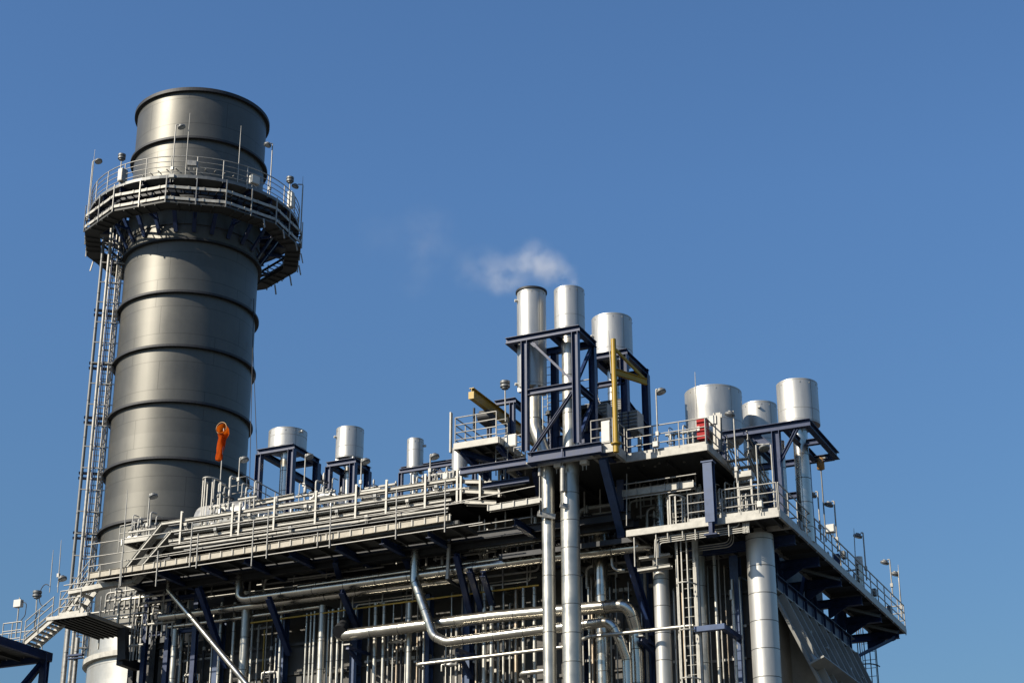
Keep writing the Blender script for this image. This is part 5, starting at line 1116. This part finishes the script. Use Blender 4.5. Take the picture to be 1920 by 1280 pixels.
def run(label, x0, x1, y0, n, Y, rs=(.05, .03, .07), gap=.2, m='clad2', drop=True):
    a = P(x0, y0, Y=Y); L = P(x1, y0, Y=Y).x; t = thing('pipe_run', label, 'pipe run', a, 'small horizontal pipe runs in the shade')
    for i in range(n):
        z = a.z-i*gap; yy = Y+(i % 2)*.25; r = rs[i % len(rs)]; sh = (i*.37) % .9
        pts = [V3(a.x+sh, yy, z), V3(L-sh*.5, yy, z)]
        if drop and i % 2 == 0: pts = [V3(a.x+sh, yy, z-.9-.2*i)]+pts+[V3(L-sh*.5, yy, z+.7)]
        MB().tube(fillet(pts, r*4, 5), r, 10).build('pipe', m if i % 3 else 'galv', t)
    for k in range(3):
        x = a.x+(L-a.x)*(.15+.35*k); MB().bar((x, Y-.08, a.z-n*gap), (x, Y-.08, a.z+.7), .05, .05, (0, 1, 0)).build('hanger', 'galv', t)
    return t
run('pipe run under the walkway, above the dropped pipe at the left', 470, 640, 1070, 4, 65.0)
run('pipe run under the walkway, above the middle of the dropped pipe', 610, 770, 1042, 4, 65.2, (.07, .04, .03))
run('pipe run under the walkway, right of the pipe that drops', 800, 930, 1020, 4, 64.8)
run('pipe run close to the left of the two tall pipes', 880, 1020, 1000, 5, 65.3, (.06, .035, .1))
run('pipe run deep left, above the slim pipe by the stack foot', 330, 470, 1100, 4, 65.4)
run('pipe run between the tall pipes and the raking brace', 1085, 1170, 955, 5, 65.3, (.1, .04, .05))
run('pipe run under the upper deck, behind the hanging blue column', 1180, 1330, 940, 4, 65.6)
run('pipe run below the second of the long parallel pipes', 640, 800, 1120, 3, 65.3, (.05, .03, .04))
run('pipe run over the yellow gas line near the tall pipes', 880, 1010, 1085, 3, 65.3, (.05, .03, .04))
run('pipe run left of the thick upright pipe, above the elbow', 1100, 1215, 1062, 3, 65.4, (.06, .03, .05))
run('pipe run at the lower left, crossing before the pale stack base', 165, 330, 1150, 4, 65.2, (.05, .03, .04))
run('pipe run under the left end of the front walkway', 200, 330, 1112, 4, 64.6, (.05, .04, .06))
harp('cluster of pale pipes under the left end of the front walkway', 205, 262, 64.6, 1095, 1140, 7, .035)
harp('dim pipe cluster before the outlet duct', 275, 322, 65.0, 1130, 1185, 6, .035, 'galv')
harp('thin pipes hanging beside the dark L shaped trough', 244, 262, 64.4, 1150, 1225, 4, .03, 'galv')
for lab, x, Y, s_, rt, z in (('in the shade above the dropped left end of the long pipe', 470, 65.3, 1.1, .2, -1.9), ('in the shade above the long dropped pipe', 585, 65.3, 1.2, 1.0, -1.9), ('in the shade left of the bent front pipe', 690, 65.3, 1.2, .4, -1.9),
    ('in the shade right of the bent front pipe', 830, 65.3, 1.2, 0, -1.9), ('in the shade by the raking brace and thick tall pipe', 1100, 65.2, 1.5, .4, -2.3), ('in the shade below the short pale tray', 1225, 65.0, 1.3, .9, -2.8),
    ('beside the first table frame foot behind the rack', 520, 64.6, 1.3, .7, .1), ('left of the slim silencer tube behind the rack', 742, 64.5, 1.2, .2, .0)):
    valve('silver valve with handwheel '+lab, roofp(x, Y, ZU+z), s_, rt)
for i, (x0, y0, x1, y1) in enumerate(((476, 560, 468, 900), (474, 640, 484, 905))):
    solo(MB().tube([P(x0, y0, Y=73.5), P(x1, y1, Y=70)], .018, 6), 'guy_wire', 'dark', 'thin guy wire at the right edge of the stack, %s one' % ('left', 'right')[i], 'wire')
# wall brackets: short pale struts low on the casing
for i, (x, y, n) in enumerate(((735, 1222, 5), (752, 1238, 6), (905, 1262, 3), (1150, 1110, 3), (1155, 1186, 2), (1206, 1102, 3), (610, 1262, 4), (440, 1260, 3))):
    a = P(x, y, Y=65.95); t = thing('wall_strut', 'short pale perforated strut on the casing, ' + ('upper one behind the bent front pipe', 'lower one behind the bent front pipe', 'left of the swan necked pipe', 'above the right elbow of the big pipe', 'below the right elbow of the big pipe', 'left of the thick upright pipe', 'at the bank left of the big pipe elbow', 'beside the yellow gas pipe')[i], 'strut', a, 'pale struts on the casing')
    for k in range(n): MB().box((a.x+k*.24, 65.93, a.z), (a.x+k*.24+.17, 66.1, a.z+.14)).build('bracket', 'tray', t)
    MB().bar((a.x-.1, 66.11, a.z+.07), (a.x+n*.24, 66.11, a.z+.07), .04, .08).build('rail', 'galv', t)

# ------------------------------------------------------------------ more steps, platforms and small gear
stair('steel stairs falling from the upper deck beside the red cabinet towards the side walkway', (-20.45, 70.6, ZL+.1), (-20.45, 64.6, ZU), (.85, 0, 0), 15, (True, True), 'galv')
zt_p = P(1080, 762, Y=63.4).z; xt0, xt1 = P(1024, 765, Y=63.4).x, P(1108, 765, Y=63.4).x
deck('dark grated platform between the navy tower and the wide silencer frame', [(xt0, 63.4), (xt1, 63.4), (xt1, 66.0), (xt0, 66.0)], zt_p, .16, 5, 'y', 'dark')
railing('railing on the dark grated platform inside the navy tower', [(xt0+.05, 63.45, zt_p), (xt1-.05, 63.45, zt_p)], spacing=.8, toe=0)
beams('thin navy bracing legs below the dark grated tower platform', [('leg', (xt0+.1, 63.5, ZU), (xt0+.1, 63.5, zt_p-.16), .14, .14, (1, 0, 0)), ('leg', (xt1-.1, 63.5, ZU), (xt1-.1, 63.5, zt_p-.16), .14, .14, (1, 0, 0)), ('brace', (xt0+.2, 63.52, ZU+.2), (xt1-.2, 63.52, zt_p-.3), .1, .1), ('brace', (xt1-.2, 63.55, ZU+.2), (xt0+.2, 63.55, zt_p-.3), .1, .1)], name='platform_bracket')
tl2 = thing('caged_ladder', 'thin grey ladder inside the navy tower beside the swan necked pipe', 'ladder', (xt0+.2, 63.3, ZU))
ladder(tl2, xt0-.1, xt0+.32, 63.3, ZU, zt_p+2.6, 16, 'galv')
railing('low handrail at the right end of the tray rack, left of the tower', [P(905, 898, Y=62.3), P(985, 885, Y=62.3)], spacing=.9, toe=0)
railing('low handrail below the small railed platform, left of the tower', [P(925, 872, Y=62.6), P(985, 862, Y=62.6)], (1.1, .8, .5, .2), .55, 0)
harp('pale small pipes on the low frame by the slim silencer tube', 812, 845, 66.0, 878, 905, 5, .03)
harp('shaded small pipes behind the short pale tray on the right', 1180, 1290, 65.6, 890, 940, 9, .03, 'galv')
harp('shaded small pipes behind the railing on the lower right platform', 1300, 1430, 66.4, 915, 965, 12, .03, 'galv')
harp('shaded pipes below the set back walkway right of the thick tall pipe', 1095, 1165, 65.4, 985, 1040, 7, .03, 'galv')
for i, (x, y, X) in enumerate(((1500, 985, -18.0), (1582, 1040, -18.0), (1640, 1110, -18.0), (1668, 1142, -18.0))):
    box_thing('small grey box low on the side walkway railing, ' + ('nearest the front corner', 'just past the cream box', 'before the last poles', 'at the far end')[i], P(x, y, X=X), (.16, .3, .3), 'lamp')
run('pipe run along the inner side of the side walkway top', 1470, 1478, 960, 2, 66.0)

# conduits threaded along the tray rack
for i, (dy, x0, x1, rr) in enumerate(((944.5, 318, 850, .022), (947, 420, 700, .016), (962.5, 330, 845, .03), (981, 322, 838, .024), (996, 350, 842, .03), (1003, 300, 800, .018))):
    a, b = lvl(x0, dy, x1)
    solo(MB().tube([a+V3(0, -.06-.03*(i % 2), 0), b+V3(0, -.06-.03*(i % 2), 0)], rr, 8), 'conduit', 'galv' if i % 2 else 'lamp', 'thin conduit along the tray rack, ' + ('just below the topmost tray', 'short one below the topmost tray', 'below the second tray', 'below the third tray', 'beneath the pale pipe under the rack', 'lowest of all under the rack')[i], 'conduit', 'conduits along the tray rack')
for i, (x, yy) in enumerate(((352, 948), (408, 966), (470, 948), (548, 984), (575, 948), (634, 966), (690, 984), (705, 948), (766, 966), (820, 948))):
    a, b = lvl(x, yy, x+10); c = a+V3(0, -.14, 0)
    box_thing('small junction box on the tray rack, %s from its left end' % ('first', 'second', 'third', 'fourth', 'fifth', 'sixth', 'seventh', 'eighth', 'ninth', 'tenth')[i], c, (.16, .09, .14), 'lamp' if i % 2 else 'tray', 'junction_box', 'box', 'junction boxes on the tray rack')
for i, (x, Y, z) in enumerate(((361, 65.4, 19.0), (508, 65.3, 18.7), (744, 65.3, 19.4), (846, 65.3, 18.2), (944, 65.3, 19.2), (1150, 65.3, 18.9))):
    q = P(x, 1240, Y=Y); v_ = valve('silver valve on the pipe banks of the casing, ' + ('left of the first blue column', 'left of the second blue column', 'behind the big horizontal pipe', 'right of the third blue column', 'left of the two tall pipes', 'right of the thick tall pipe')[i], V3(q.x, Y-.05, z), .9, .1*i)
